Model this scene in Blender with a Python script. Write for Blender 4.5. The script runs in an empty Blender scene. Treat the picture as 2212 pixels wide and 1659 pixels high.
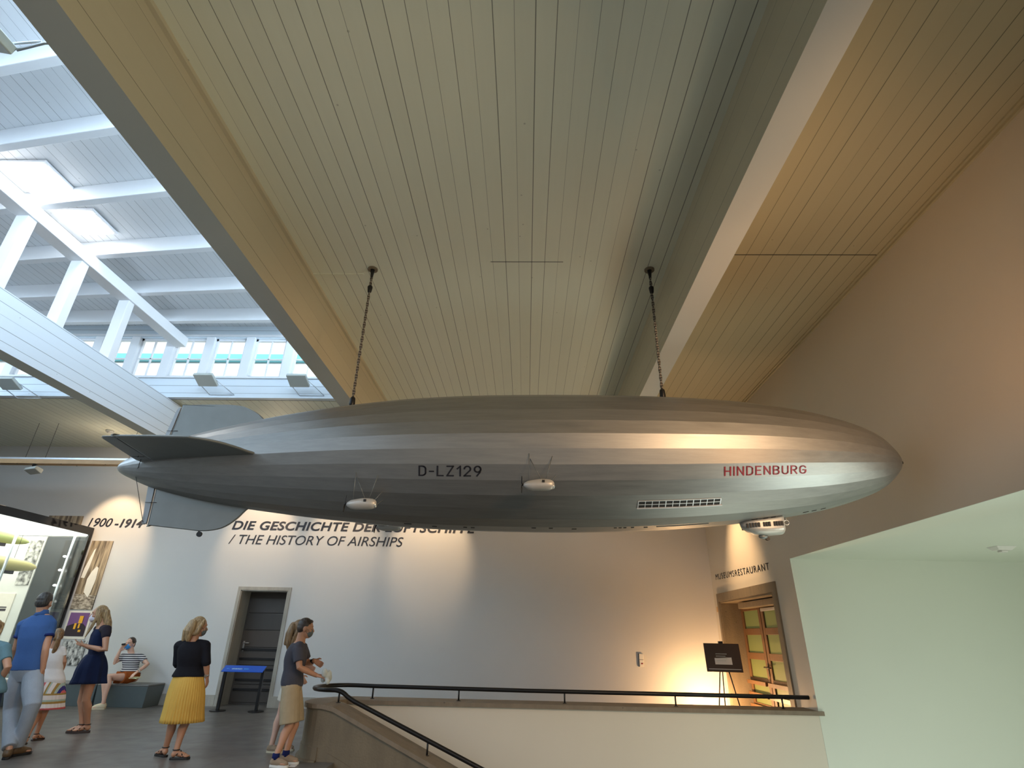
import bpy, bmesh, math, random
import numpy as np
from mathutils import Vector, Matrix
random.seed(7)
PI = math.pi
SC = bpy.context.scene
COL = SC.collection

# ------------------------------------------------------------------ camera
FPX = 1175.6
PITCH, YAW, ROLL = math.radians(24.8587), math.radians(-1.8224), math.radians(1.2292)
EYE = Vector((0, 0, 1.55))
cp, sp, cy, sy, cr, sr = math.cos(PITCH), math.sin(PITCH), math.cos(YAW), math.sin(YAW), math.cos(ROLL), math.sin(ROLL)
fw = Vector((sy * cp, cy * cp, sp)); r0 = Vector((cy, -sy, 0)); u0 = r0.cross(fw)
rt = r0 * cr + u0 * sr; up = u0 * cr - r0 * sr
cam = bpy.data.cameras.new('camera')
cam.sensor_fit = 'HORIZONTAL'; cam.sensor_width = 36; cam.lens = 36 * FPX / 2212
cam.clip_start = .05; cam.clip_end = 300
co = bpy.data.objects.new('camera', cam); COL.objects.link(co)
co.matrix_world = Matrix((( rt.x, up.x, -fw.x, EYE.x), (rt.y, up.y, -fw.y, EYE.y), (rt.z, up.z, -fw.z, EYE.z), (0, 0, 0, 1)))
SC.camera = co

def at(px, py, Y):
    """point at depth Y seen at photo pixel px, py"""
    d = fw + rt * ((px - 1106) / FPX) - up * ((py - 829.5) / FPX)
    return EYE + d * (Y / d.y)

# ------------------------------------------------------------------ colour management
SC.view_settings.view_transform = 'Standard'; SC.view_settings.look = 'None'
SC.view_settings.exposure = 0.0; SC.view_settings.gamma = 1.0
SC.view_settings.use_curve_mapping = False

# ------------------------------------------------------------------ world: pale overcast sky
W = bpy.data.worlds.new('sky'); SC.world = W; W.use_nodes = True
nt = W.node_tree; nt.nodes.clear()
wo = nt.nodes.new('ShaderNodeOutputWorld'); bg = nt.nodes.new('ShaderNodeBackground')
tc = nt.nodes.new('ShaderNodeTexCoord'); sx = nt.nodes.new('ShaderNodeSeparateXYZ')
rp = nt.nodes.new('ShaderNodeValToRGB')
nt.links.new(tc.outputs['Generated'], sx.inputs[0]); nt.links.new(sx.outputs[2], rp.inputs[0])
rp.color_ramp.elements[0].position = .0; rp.color_ramp.elements[0].color = (.27, .255, .22, 1)
rp.color_ramp.elements[1].position = .35; rp.color_ramp.elements[1].color = (2.1, 2.35, 2.6, 1)
nt.links.new(rp.outputs[0], bg.inputs[0]); bg.inputs[1].default_value = 0.62
nt.links.new(bg.outputs[0], wo.inputs[0])

# ------------------------------------------------------------------ lights
def look(o, a, b):
    o.location = a; o.rotation_euler = (Vector(b) - Vector(a)).to_track_quat('-Z', 'Y').to_euler()
def area(name, loc, tgt, sx_, sy_, e, col):
    l = bpy.data.lights.new(name, 'AREA'); l.shape = 'RECTANGLE'; l.size = sx_; l.size_y = sy_; l.energy = e; l.color = col
    o = bpy.data.objects.new(name, l); COL.objects.link(o); look(o, loc, tgt); return o
def spot(name, loc, tgt, e, col, deg, blend=.5, rad=.04):
    l = bpy.data.lights.new(name, 'SPOT'); l.energy = e; l.color = col; l.spot_size = math.radians(deg); l.spot_blend = blend; l.shadow_soft_size = rad
    o = bpy.data.objects.new(name, l); COL.objects.link(o); look(o, loc, tgt); return o
def point(name, loc, e, col, rad=.05):
    l = bpy.data.lights.new(name, 'POINT'); l.energy = e; l.color = col; l.shadow_soft_size = rad
    o = bpy.data.objects.new(name, l); COL.objects.link(o); o.location = loc; return o
WARM = (1.0, .68, .40); COOL = (.62, .81, 1.0); GREEN = (.93, 1.0, .86)
area('clerestory_daylight_west', (-13.2, 3, 7.0), (-5, 4, 6.6), 14, 1.2, 520, COOL)
area('clerestory_daylight_east', (-3.4, 2.5, 6.9), (-8, 4, 6.6), 15, 1.1, 900, COOL)
area('clerestory_daylight_hall', (-8.5, 1.0, 7.3), (-8.5, 2.0, 0), 8, 5, 30, COOL)
area('stair_window', (9.2, 3.0, .2), (5.6, 8.6, 1.5), 3.5, 2.6, 130, GREEN)
area('stairwell_light', (4.6, 6.2, -2.6), (4.3, 6.0, 3), 4.6, 3.4, 105, GREEN)
area('front_fill', (2.5, -4.5, 2.2), (1.0, 9, 1.6), 8, 3.4, 24, (1.0, .97, .88))  # added frontal fill behind the camera, no known opening there
area('facade_fill', (-10, 15.5, 15), (-10, 22, 11.5), 30, 3, 2600, (.9, .96, 1))  # added lamp outdoors, whitens the facade seen through the windows
spot('hull_spot', (4.0, .6, 4.75), (1.2, 5.5, 3.5), 950, (1, .64, .36), 70, .6, .5)
spot('hull_green_fill', (5.6, 3.4, .45), (2.75, 5.5, 2.95), 440, (.84, 1.0, .92), 40, 1.0, 1.0)  # added unseen spot, brings the green glow onto the lower bow
spot('beam_fill', (1.2, -1.5, 2.8), (-3.1, 4.2, 5.3), 330, (1, .80, .52), 66, 1.0, .3)  # added unseen warm fill, brightens the face of the left beam
spot('ceiling_warm_fill', (3.3, 3.2, 2.9), (3.2, 7.0, 6.0), 75, (1, .52, .22), 120, .9, .2)  # added unseen warm fill for the right ceiling bay
for i_, (x_, e_) in enumerate(((-10.5, 170), (-6.7, 120), (-4.6, 110), (-2.4, 170))):
    spot('wall_text_spot', (x_, 12.45, 5.0), (x_, 13.9, 3.75), e_ * 1.2, (1, .70, .42), 62, .55, .03)
spot('restaurant_sign_spot', (2.9, 11.8, 4.9), (4.44, 11.75, 3.0), 480, (1, .64, .34), 54, 1.0, .05)
point('ceiling_bounce_fill', (-10.2, 12.6, 5.2), 17, (1, .80, .58), .2)  # this pair is added, standing in for light bounced off the lit wall
point('ceiling_bounce_fill', (-6.2, 12.6, 5.2), 17, (1, .80, .58), .2)
point('easel_floor_lamp', (3.95, 13.05, .32), 170, (1, .58, .27), .08)

# ------------------------------------------------------------------ materials
def nodes(name):
    m = bpy.data.materials.new(name); m.use_nodes = True
    return m, m.node_tree, m.node_tree.nodes['Principled BSDF']
def lin(c):
    return tuple((v / 255 / 12.92 if v / 255 <= .04045 else ((v / 255 + .055) / 1.055) ** 2.4) for v in c)
def N(t, typ, **kw):
    n = t.nodes.new(typ)
    for k, v in kw.items(): setattr(n, k, v)
    return n
def math_(t, op, a, b=None):
    n = N(t, 'ShaderNodeMath', operation=op)
    for i, v in enumerate((a, b)):
        if v is None: continue
        if isinstance(v, (int, float)): n.inputs[i].default_value = v
        else: t.links.new(v, n.inputs[i])
    return n.outputs[0]
def mixc(t, fac, a, b, blend='MIX'):
    n = N(t, 'ShaderNodeMix', data_type='RGBA', blend_type=blend)
    for i, v in ((0, fac), (6, a), (7, b)):
        if hasattr(v, 'is_output'): t.links.new(v, n.inputs[i])
        elif i == 0: n.inputs[0].default_value = v
        else: n.inputs[i].default_value = (*v[:3], 1)
    return n.outputs[2]
def plain(name, c, rough=.5, metal=0, noise=.06, scale=6, bump=0.0, spec=.5):
    """painted / cloth / stone surface with a soft mottling"""
    m, t, b = nodes(name)
    tx = N(t, 'ShaderNodeTexCoord'); nz = N(t, 'ShaderNodeTexNoise'); nz.inputs['Scale'].default_value = scale; nz.inputs['Detail'].default_value = 4
    t.links.new(tx.outputs['Object'], nz.inputs['Vector'])
    lo = tuple(v * (1 - noise) for v in c); hi = tuple(min(1, v * (1 + noise)) for v in c)
    t.links.new(mixc(t, nz.outputs[0], lo, hi), b.inputs['Base Color'])
    b.inputs['Roughness'].default_value = rough; b.inputs['Metallic'].default_value = metal
    b.inputs['Specular IOR Level'].default_value = spec
    if bump:
        bp = N(t, 'ShaderNodeBump'); bp.inputs['Strength'].default_value = bump; bp.inputs['Distance'].default_value = .01
        n2 = N(t, 'ShaderNodeTexNoise'); n2.inputs['Scale'].default_value = scale * 12; t.links.new(tx.outputs['Object'], n2.inputs['Vector'])
        t.links.new(n2.outputs[0], bp.inputs['Height']); t.links.new(bp.outputs[0], b.inputs['Normal'])
    return m
def planks(name, c, axis, pitch, off=0, groove=.035, gc=.25, var=.10, rough=.55):
    """whitewashed boards running along Y, seams every `pitch` along the given axis"""
    m, t, b = nodes(name)
    g = N(t, 'ShaderNodeNewGeometry'); s = N(t, 'ShaderNodeSeparateXYZ'); t.links.new(g.outputs['Position'], s.inputs[0])
    v = math_(t, 'DIVIDE', math_(t, 'ADD', s.outputs[axis], off + 50 * pitch), pitch)
    fl = math_(t, 'FLOOR', v); fr = math_(t, 'SUBTRACT', v, fl)
    d = math_(t, 'MINIMUM', fr, math_(t, 'SUBTRACT', 1.0, fr))
    wn = N(t, 'ShaderNodeTexWhiteNoise', noise_dimensions='1D'); t.links.new(fl, wn.inputs['W'])
    wn2 = N(t, 'ShaderNodeTexWhiteNoise', noise_dimensions='1D'); t.links.new(math_(t, 'ADD', math_(t, 'ROUND', v), .37), wn2.inputs['W'])
    gw = math_(t, 'MULTIPLY', math_(t, 'ADD', wn2.outputs['Value'], .35), groove)
    mask = math_(t, 'LESS_THAN', d, gw)
    mp = N(t, 'ShaderNodeMapping'); mp.inputs['Scale'].default_value = (9, .7, 9); t.links.new(g.outputs['Position'], mp.inputs[0])
    nz = N(t, 'ShaderNodeTexNoise'); nz.inputs['Scale'].default_value = 2.2; nz.inputs['Detail'].default_value = 6; t.links.new(mp.outputs[0], nz.inputs['Vector'])
    sp_ = N(t, 'ShaderNodeTexVoronoi'); sp_.inputs['Scale'].default_value = 3.3; t.links.new(g.outputs['Position'], sp_.inputs['Vector'])
    knot = math_(t, 'LESS_THAN', sp_.outputs['Distance'], .035)
    k = math_(t, 'ADD', math_(t, 'MULTIPLY', wn.outputs['Value'], var), math_(t, 'MULTIPLY', nz.outputs[0], var * 1.2))
    base = mixc(t, k, c, tuple(x * .55 for x in c))
    base = mixc(t, math_(t, 'MULTIPLY', knot, .45), base, tuple(x * .35 for x in c))
    base = mixc(t, math_(t, 'MULTIPLY', mask, 1 - gc), base, tuple(x * .12 for x in c))
    t.links.new(base, b.inputs['Base Color']); b.inputs['Roughness'].default_value = rough
    bp = N(t, 'ShaderNodeBump'); bp.inputs['Strength'].default_value = .5; bp.inputs['Distance'].default_value = .006
    t.links.new(math_(t, 'SUBTRACT', 1.0, mask), bp.inputs['Height']); t.links.new(bp.outputs[0], b.inputs['Normal'])
    return m
def concrete(name, c):
    m, t, b = nodes(name)
    g = N(t, 'ShaderNodeNewGeometry')
    n1 = N(t, 'ShaderNodeTexNoise'); n1.inputs['Scale'].default_value = 2.5; n1.inputs['Detail'].default_value = 8
    mp = N(t, 'ShaderNodeMapping'); mp.inputs['Scale'].default_value = (3, 3, .8); t.links.new(g.outputs['Position'], mp.inputs[0]); t.links.new(mp.outputs[0], n1.inputs['Vector'])
    vo = N(t, 'ShaderNodeTexVoronoi'); vo.inputs['Scale'].default_value = 6; t.links.new(g.outputs['Position'], vo.inputs['Vector'])
    pit = math_(t, 'LESS_THAN', vo.outputs['Distance'], .07)
    fine = N(t, 'ShaderNodeTexNoise'); fine.inputs['Scale'].default_value = 40; t.links.new(g.outputs['Position'], fine.inputs['Vector'])
    base = mixc(t, n1.outputs[0], tuple(v * .62 for v in c), tuple(v * 1.3 for v in c))
    base = mixc(t, math_(t, 'MULTIPLY', fine.outputs[0], .35), base, tuple(v * .7 for v in c))
    base = mixc(t, math_(t, 'MULTIPLY', pit, .6), base, (.03, .03, .025))
    t.links.new(base, b.inputs['Base Color']); b.inputs['Roughness'].default_value = .6
    bp = N(t, 'ShaderNodeBump'); bp.inputs['Strength'].default_value = .35; bp.inputs['Distance'].default_value = .01
    t.links.new(fine.outputs[0], bp.inputs['Height']); t.links.new(bp.outputs[0], b.inputs['Normal'])
    return m
def emit(name, c, s):
    m, t, b = nodes(name); b.inputs['Base Color'].default_value = (*c, 1); b.inputs['Emission Color'].default_value = (*c, 1); b.inputs['Emission Strength'].default_value = s
    return m
def glass(name, tint=(1, 1, 1), refl=1.0):
    """clear pane: see-through head on, mirror-like at a glancing angle"""
    m = bpy.data.materials.new(name); m.use_nodes = True; t = m.node_tree; t.nodes.clear()
    o = N(t, 'ShaderNodeOutputMaterial'); mx = N(t, 'ShaderNodeMixShader'); tr = N(t, 'ShaderNodeBsdfTransparent'); gl = N(t, 'ShaderNodeBsdfGlossy'); lw = N(t, 'ShaderNodeLayerWeight')
    gl.inputs['Roughness'].default_value = .01; tr.inputs[0].default_value = (*tint, 1); lw.inputs['Blend'].default_value = .5
    fr = math_(t, 'ADD', math_(t, 'MULTIPLY', math_(t, 'POWER', lw.outputs['Facing'], 5), .9 * refl), .04 * refl)
    t.links.new(fr, mx.inputs[0]); t.links.new(tr.outputs[0], mx.inputs[1]); t.links.new(gl.outputs[0], mx.inputs[2]); t.links.new(mx.outputs[0], o.inputs[0])
    return m
def stripes(name, cols, axis, scale, coord='Object', rough=.8, off=0.0):
    """woven bands of colour; cols = [(start 0..1, colour)]"""
    m, t, b = nodes(name)
    tx = N(t, 'ShaderNodeTexCoord'); s = N(t, 'ShaderNodeSeparateXYZ'); t.links.new(tx.outputs[coord], s.inputs[0])
    fr = math_(t, 'FRACT', math_(t, 'ADD', math_(t, 'MULTIPLY', s.outputs[axis], scale), 100.0 + off))
    r = N(t, 'ShaderNodeValToRGB'); r.color_ramp.interpolation = 'CONSTANT'
    e = r.color_ramp.elements
    while len(e) > 1: e.remove(e[0])
    e[0].position = cols[0][0]; e[0].color = (*cols[0][1], 1)
    for p_, c_ in cols[1:]:
        q = e.new(p_); q.color = (*c_, 1)
    t.links.new(fr, r.inputs[0]); t.links.new(r.outputs[0], b.inputs['Base Color']); b.inputs['Roughness'].default_value = rough
    return m

M = {}
M['white'] = plain('white_wall_paint', (.61, .605, .585), .6, 0, .03, 1.2)
M['warmwhite'] = plain('cream_wall_paint', (.68, .62, .51), .6, 0, .03, 1.2)
M['niche'] = plain('pale_green_white_paint', (.70, .74, .64), .6, 0, .03, .8)
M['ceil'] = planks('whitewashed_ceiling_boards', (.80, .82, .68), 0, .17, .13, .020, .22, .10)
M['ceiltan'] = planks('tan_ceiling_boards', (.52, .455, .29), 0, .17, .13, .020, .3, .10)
M['beamface'] = planks('whitewashed_beam_boards', (.60, .545, .40), 2, .28, .02, .010, .35)
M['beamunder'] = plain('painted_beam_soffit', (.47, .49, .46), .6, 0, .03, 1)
M['beamunder2'] = plain('white_beam_soffit', (.72, .69, .62), .6, 0, .03, 1)
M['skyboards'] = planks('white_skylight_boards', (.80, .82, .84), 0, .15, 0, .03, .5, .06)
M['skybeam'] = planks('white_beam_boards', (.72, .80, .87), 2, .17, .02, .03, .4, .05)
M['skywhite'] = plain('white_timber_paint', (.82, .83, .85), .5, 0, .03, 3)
M['floor'] = None
M['concrete'] = concrete('board_marked_concrete', (.19, .152, .098))
M['coping'] = concrete('stone_coping', (.23, .18, .125))
M['stone'] = concrete('travertine_stone', (.42, .39, .33))
M['stonewarm'] = concrete('tan_stone', (.23, .18, .115))
M['black'] = plain('black_metal', (.012, .012, .013), .35, .3, .1, 8)
M['blackgloss'] = plain('black_gloss_panel', (.012, .012, .014), .06, 0, .05, 3)
M['grey'] = plain('grey_lacquer', (.095, .12, .125), .45, 0, .06, 3)
M['greytop'] = plain('grey_seat_top', (.16, .16, .155), .5, 0, .08, 5)
M['letter'] = plain('black_lettering', (.012, .012, .02), .5, 0, .05, 3)
M['red'] = plain('red_lettering', (.24, .002, .012), .45, 0, .05, 3)
M['doorbrown'] = plain('dark_door_panel', (.060, .050, .042), .5, 0, .12, 4)
M['wood'] = plain('oiled_oak', (.135, .068, .027), .45, 0, .25, 14)
M['steel'] = plain('brushed_steel', (.55, .55, .55), .35, .9, .05, 10)
M['alu'] = plain('satin_aluminium', (.62, .66, .70), .35, .5, .05, 10)
M['dark'] = plain('dark_void', (.01, .01, .01), .6, 0, .1, 4)
M['glass'] = glass('window_glass', (1, 1, 1))
M['caseglass'] = glass('showcase_glass', (.94, .98, .97), 1.5)
M['paneglow'] = emit('green_lit_frosted_pane', (.13, .15, .045), .26)
M['rooflight'] = emit('bright_roof_light', (1, .99, .97), 16.0)
M['caseglow'] = emit('showcase_light_ceiling', (1, .98, .92), 4.0)
M['bulb'] = emit('small_lamp', (1, .98, .94), 9.0)
M['paper'] = plain('white_paper', (.80, .78, .76), .7, 0, .03, 9)
M['board'] = plain('dark_brown_board', (.035, .016, .010), .5, 0, .1, 4)
M['blue'] = plain('blue_sign_panel', (.012, .10, .55), .4, 0, .05, 3)
M['skyblue'] = plain('light_blue_print', (.15, .55, .95), .5)
M['timber'] = plain('yellow_pine', (.62, .40, .20), .5, 0, .15, 6)
M['rope'] = stripes('twisted_rope', [(0, (.22, .20, .17)), (.5, (.05, .045, .04))], 2, 28)
M['floodgrey'] = plain('grey_lamp_housing', (.56, .60, .57), .4, .1, .05, 5)
M['offwhite'] = plain('off_white_plastic', (.72, .71, .66), .45)
M['teal'] = plain('teal_roof_edge', (.10, .42, .48), .5)
M['facade'] = plain('white_facade', (.85, .86, .86), .7)
def floor_mat():
    m, t, b = nodes('dark_stone_floor')
    g = N(t, 'ShaderNodeNewGeometry')
    br = N(t, 'ShaderNodeTexBrick'); br.inputs['Scale'].default_value = 1.0; br.offset = .5
    br.inputs['Brick Width'].default_value = 1.6; br.inputs['Row Height'].default_value = .8; br.inputs['Mortar Size'].default_value = .006; br.inputs['Mortar Smooth'].default_value = .2
    br.inputs['Color1'].default_value = (.140, .128, .115, 1); br.inputs['Color2'].default_value = (.168, .155, .140, 1); br.inputs['Mortar'].default_value = (.07, .062, .055, 1)
    t.links.new(g.outputs['Position'], br.inputs['Vector'])
    nz = N(t, 'ShaderNodeTexNoise'); nz.inputs['Scale'].default_value = 3; nz.inputs['Detail'].default_value = 7; t.links.new(g.outputs['Position'], nz.inputs['Vector'])
    t.links.new(mixc(t, math_(t, 'MULTIPLY', nz.outputs[0], .5), br.outputs[0], (.06, .054, .05)), b.inputs['Base Color'])
    t.links.new(math_(t, 'ADD', math_(t, 'MULTIPLY', nz.outputs[0], .25), .22), b.inputs['Roughness'])
    return m
M['floor'] = floor_mat()
def hull_mat():
    """silver doped fabric: dull metal with streaks along the hull and a faint tone change from gore to gore"""
    m, t, b = nodes('silver_hull_paint')
    tx = N(t, 'ShaderNodeTexCoord'); mp = N(t, 'ShaderNodeMapping'); mp.inputs['Scale'].default_value = (.8, 9, 9); t.links.new(tx.outputs['Object'], mp.inputs[0])
    nz = N(t, 'ShaderNodeTexNoise'); nz.inputs['Scale'].default_value = 3.0; nz.inputs['Detail'].default_value = 7; nz.inputs['Roughness'].default_value = .65; t.links.new(mp.outputs[0], nz.inputs['Vector'])
    at_ = N(t, 'ShaderNodeAttribute', attribute_name='tone')
    base = mixc(t, nz.outputs[0], (.26, .262, .255), (.43, .428, .41))
    base = mixc(t, 1.0, base, at_.outputs['Color'], 'MULTIPLY')
    t.links.new(base, b.inputs['Base Color']); b.inputs['Metallic'].default_value = .84
    t.links.new(math_(t, 'ADD', math_(t, 'MULTIPLY', nz.outputs[0], .2), .35), b.inputs['Roughness'])
    return m
M['hull'] = hull_mat()
M['fin'] = plain('silver_fin_paint', (.20, .215, .21), .45, .5, .12, 5)
M['findark'] = plain('silver_rudder_paint', (.28, .30, .31), .45, .5, .1, 5)

M['carpaint'] = plain('pale_silver_paint', (.52, .50, .46), .4, .35, .08, 8)
# ------------------------------------------------------------------ mesh helpers
def B(): return bmesh.new()
def box(bm, a, b_, mi=0):
    x0, y0, z0 = a; x1, y1, z1 = b_
    v = [bm.verts.new(p) for p in ((x0, y0, z0), (x1, y0, z0), (x1, y1, z0), (x0, y1, z0), (x0, y0, z1), (x1, y0, z1), (x1, y1, z1), (x0, y1, z1))]
    for f in ((3, 2, 1, 0), (4, 5, 6, 7), (0, 1, 5, 4), (1, 2, 6, 5), (2, 3, 7, 6), (3, 0, 4, 7)):
        bm.faces.new([v[i] for i in f]).material_index = mi
    return bm
def prism(bm, pts, z0, z1, mi=0, cap=True):
    """vertical prism over an XY outline; z may be callables of (x, y)"""
    f0 = z0 if callable(z0) else (lambda x, y: z0); f1 = z1 if callable(z1) else (lambda x, y: z1)
    a = [bm.verts.new((x, y, f0(x, y))) for x, y in pts]; c = [bm.verts.new((x, y, f1(x, y))) for x, y in pts]
    n = len(pts)
    for i in range(n): bm.faces.new((a[i], a[(i + 1) % n], c[(i + 1) % n], c[i])).material_index = mi
    bm.faces.new(a[::-1]).material_index = mi; bm.faces.new(c).material_index = mi
    return bm
def hexa(bm, P, mi=0):
    """eight corners, bottom ring then top ring"""
    v = [bm.verts.new(p) for p in P]
    for f in ((3, 2, 1, 0), (4, 5, 6, 7), (0, 1, 5, 4), (1, 2, 6, 5), (2, 3, 7, 6), (3, 0, 4, 7)): bm.faces.new([v[i] for i in f]).material_index = mi
    return bm
def frame(d):
    d = Vector(d).normalized(); a = Vector((0, 0, 1)) if abs(d.z) < .9 else Vector((1, 0, 0))
    s = d.cross(a).normalized(); return s, s.cross(d)
def loft(bm, rings, closed=True, mi=0, smooth=True):
    R_ = [[bm.verts.new(p) for p in r] for r in rings]; n = len(R_[0])
    for i in range(len(R_) - 1):
        for j in range(n if closed else n - 1):
            f = bm.faces.new((R_[i][j], R_[i][(j + 1) % n], R_[i + 1][(j + 1) % n], R_[i + 1][j])); f.smooth = smooth; f.material_index = mi
    return R_
def cap(bm, R_, mi=0):
    bm.faces.new(R_[0][::-1]).material_index = mi; bm.faces.new(R_[-1]).material_index = mi
def tube(bm, pts, rad, n=10, mi=0, caps=True):
    pts = [Vector(p) for p in pts]; rad = rad if isinstance(rad, (list, tuple)) else [rad] * len(pts)
    d0 = (pts[1] - pts[0]).normalized(); s, u = frame(d0); rings = []
    for i, p in enumerate(pts):
        d = (pts[min(i + 1, len(pts) - 1)] - pts[max(i - 1, 0)]).normalized()
        s = (s - d * s.dot(d)).normalized(); u = s.cross(d)
        rings.append([p + (s * math.cos(2 * PI * k / n) + u * math.sin(2 * PI * k / n)) * rad[i] for k in range(n)])
    R_ = loft(bm, rings, True, mi)
    if caps: cap(bm, R_, mi)
    return bm
def limb(bm, pts, rad, n=12):
    """tapering rounded limb, closed, dome ends"""
    pts = [Vector(p) for p in pts]; P = []; Rr = []
    d0 = (pts[0] - pts[1]).normalized(); d1 = (pts[-1] - pts[-2]).normalized()
    for a in (80, 50, 25): P.append(pts[0] + d0 * rad[0] * math.sin(math.radians(a))); Rr.append(rad[0] * math.cos(math.radians(a)))
    for i in range(len(pts)): P.append(pts[i]); Rr.append(rad[i])
    for a in (25, 50, 80): P.append(pts[-1] + d1 * rad[-1] * math.sin(math.radians(a))); Rr.append(rad[-1] * math.cos(math.radians(a)))
    return tube(bm, P, Rr, n)
def ell(bm, c, r, ax=None, seg=16, ring=10):
    ax = ax or (Vector((1, 0, 0)), Vector((0, 1, 0)), Vector((0, 0, 1))); c = Vector(c); rings = []
    for i in range(ring + 1):
        t = -PI / 2 + PI * (i + .02 * (1 if i == 0 else -1 if i == ring else 0)) / ring
        rings.append([c + ax[0] * (r[0] * math.cos(t) * math.cos(2 * PI * k / seg)) + ax[1] * (r[1] * math.cos(t) * math.sin(2 * PI * k / seg)) + ax[2] * (r[2] * math.sin(t)) for k in range(seg)])
    cap(bm, loft(bm, rings)); return bm
def cyl(bm, c, r, h, n=20, ax=2, mi=0):
    c = Vector(c); d = Vector([1 if i == ax else 0 for i in range(3)])
    return tube(bm, [c, c + d * h], r, n, mi)
def finish(o, label=None, cat=None, group=None, kind=None):
    if label: o['label'] = label
    if cat: o['category'] = cat
    if group: o['group'] = group
    if kind: o['kind'] = kind
    return o
def obj(name, bm, mat, parent=None, label=None, cat=None, group=None, kind=None, smooth=None, bevel=0, mesh=None):
    """link one mesh object; vertices are given in world space, the origin goes to the base of the object (or to its parent's origin)"""
    if mesh is None:
        bmesh.ops.recalc_face_normals(bm, faces=bm.faces)
        me = bpy.data.meshes.new(name); bm.to_mesh(me); bm.free()
    else: me = mesh; me.name = name
    for m_ in (mat if isinstance(mat, (list, tuple)) else [mat]): me.materials.append(m_)
    if smooth is not None:
        for p in me.polygons: p.use_smooth = smooth
    o = bpy.data.objects.new(name, me); COL.objects.link(o)
    if parent is None:
        n = len(me.vertices); a = np.empty(n * 3, dtype=np.float32); me.vertices.foreach_get('co', a); a = a.reshape(-1, 3)
        org = Vector(((a[:, 0].min() + a[:, 0].max()) / 2, (a[:, 1].min() + a[:, 1].max()) / 2, a[:, 2].min())) if n else Vector()
        me.transform(Matrix.Translation(-org)); o.location = org
        o['wo'] = tuple(org)
    else:
        org = Vector(parent['wo']); me.transform(Matrix.Translation(-org)); o.parent = parent; o['wo'] = tuple(org)
    if bevel:
        b_ = o.modifiers.new('bevel', 'BEVEL'); b_.width = bevel; b_.segments = 2; b_.limit_method = 'ANGLE'
    return finish(o, label, cat, group, kind)
def thing(name, loc, label, cat, group=None):
    o = bpy.data.objects.new(name, None); COL.objects.link(o); o.location = loc; o.empty_display_size = .1
    o['wo'] = tuple(loc); return finish(o, label, cat, group)
def struct(name, bm, mat, parent=None, **kw): return obj(name, bm, mat, parent, kind='structure', **kw)
def baked(bm, voxel, smooth=3, fac=.5):
    """fuse overlapping closed shells into one continuous surface"""
    bmesh.ops.recalc_face_normals(bm, faces=bm.faces)
    me = bpy.data.meshes.new('shell'); bm.to_mesh(me); bm.free(); o = bpy.data.objects.new('shell', me); COL.objects.link(o)
    m_ = o.modifiers.new('r', 'REMESH'); m_.mode = 'VOXEL'; m_.voxel_size = voxel; m_.use_smooth_shade = True
    s_ = o.modifiers.new('s', 'SMOOTH'); s_.iterations = smooth; s_.factor = fac
    dg = bpy.context.evaluated_depsgraph_get(); dg.update()
    out = bpy.data.meshes.new_from_object(o.evaluated_get(dg)); bpy.data.objects.remove(o); bpy.data.meshes.remove(me)
    for p in out.polygons: p.use_smooth = True
    return out
def text_mesh(s, bold=0, shear=0, spacing=1.0, extrude=0.0):
    """flat letters in XY, returns (mesh, width, cap height)"""
    c = bpy.data.curves.new('txt', 'FONT'); c.body = s; c.size = 1; c.offset = bold; c.shear = shear; c.space_character = spacing; c.extrude = extrude; c.resolution_u = 6
    o = bpy.data.objects.new('txt', c); COL.objects.link(o)
    dg = bpy.context.evaluated_depsgraph_get(); dg.update()
    me = bpy.data.meshes.new_from_object(o.evaluated_get(dg)); bpy.data.objects.remove(o); bpy.data.curves.remove(c)
    a = np.array([v.co[:] for v in me.vertices]); a[:, 0] -= a[:, 0].min()
    for v, p in zip(me.vertices, a): v.co = p
    return me, a[:, 0].max(), a[:, 1].max()
def lettering(name, s, p0, p1, h, upv, mat, parent=None, bold=0, shear=0, spacing=1.0, depth=.012, **kw):
    """letters from p0 to p1 along the baseline, cap height h"""
    me, w, ch = text_mesh(s, bold, shear, spacing, .5)
    p0, p1, upv = Vector(p0), Vector(p1), Vector(upv).normalized(); e = (p1 - p0) / w; nrm = e.normalized().cross(upv)
    for v in me.vertices:
        x, y, z = v.co; v.co = p0 + e * x + upv * (y * h / ch) + nrm * ((z + .5) * depth)
    me.update(); return obj(name, None, mat, parent, mesh=me, **kw)

# ================================================================== THE ROOM
XR, YB, ZC, YN = 4.44, 13.9, 6.0, 9.67       # right wall, back wall, ceiling, stair wall
BX0, BX1, BZ = -3.27, -2.99, 5.13            # left ceiling beam
GX0, GX1 = -7.83, -7.55                      # beam on the far side of the roof light
YS = 10.4                                    # end of the roof light
bm = B()
box(bm, (-16, -5, -.3), (-2.5, 8.5, 0)); box(bm, (-16, 8.5, -.3), (-2.6, 14.8, 0)); box(bm, (-2.6, YN + .3, -.3), (6.8, 14.8, 0)); box(bm, (-2.6, -5, -.3), (9.4, 4.6, 0))
struct('floor', bm, M['floor'])
struct('floor_stairwell', box(B(), (-2.6, 4.6, -3.2), (9.4, 9.67, -3.0)), M['niche'])
# ceiling with the roof-light opening
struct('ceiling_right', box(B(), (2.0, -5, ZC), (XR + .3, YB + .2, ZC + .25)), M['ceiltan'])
bm = B(); box(bm, (BX1, -5, ZC), (2.0, YB + .2, ZC + .25)); box(bm, (-16, YS + .12, ZC), (BX1, YB + .2, ZC + .25))
struct('ceiling', bm, M['ceil'])
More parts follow.
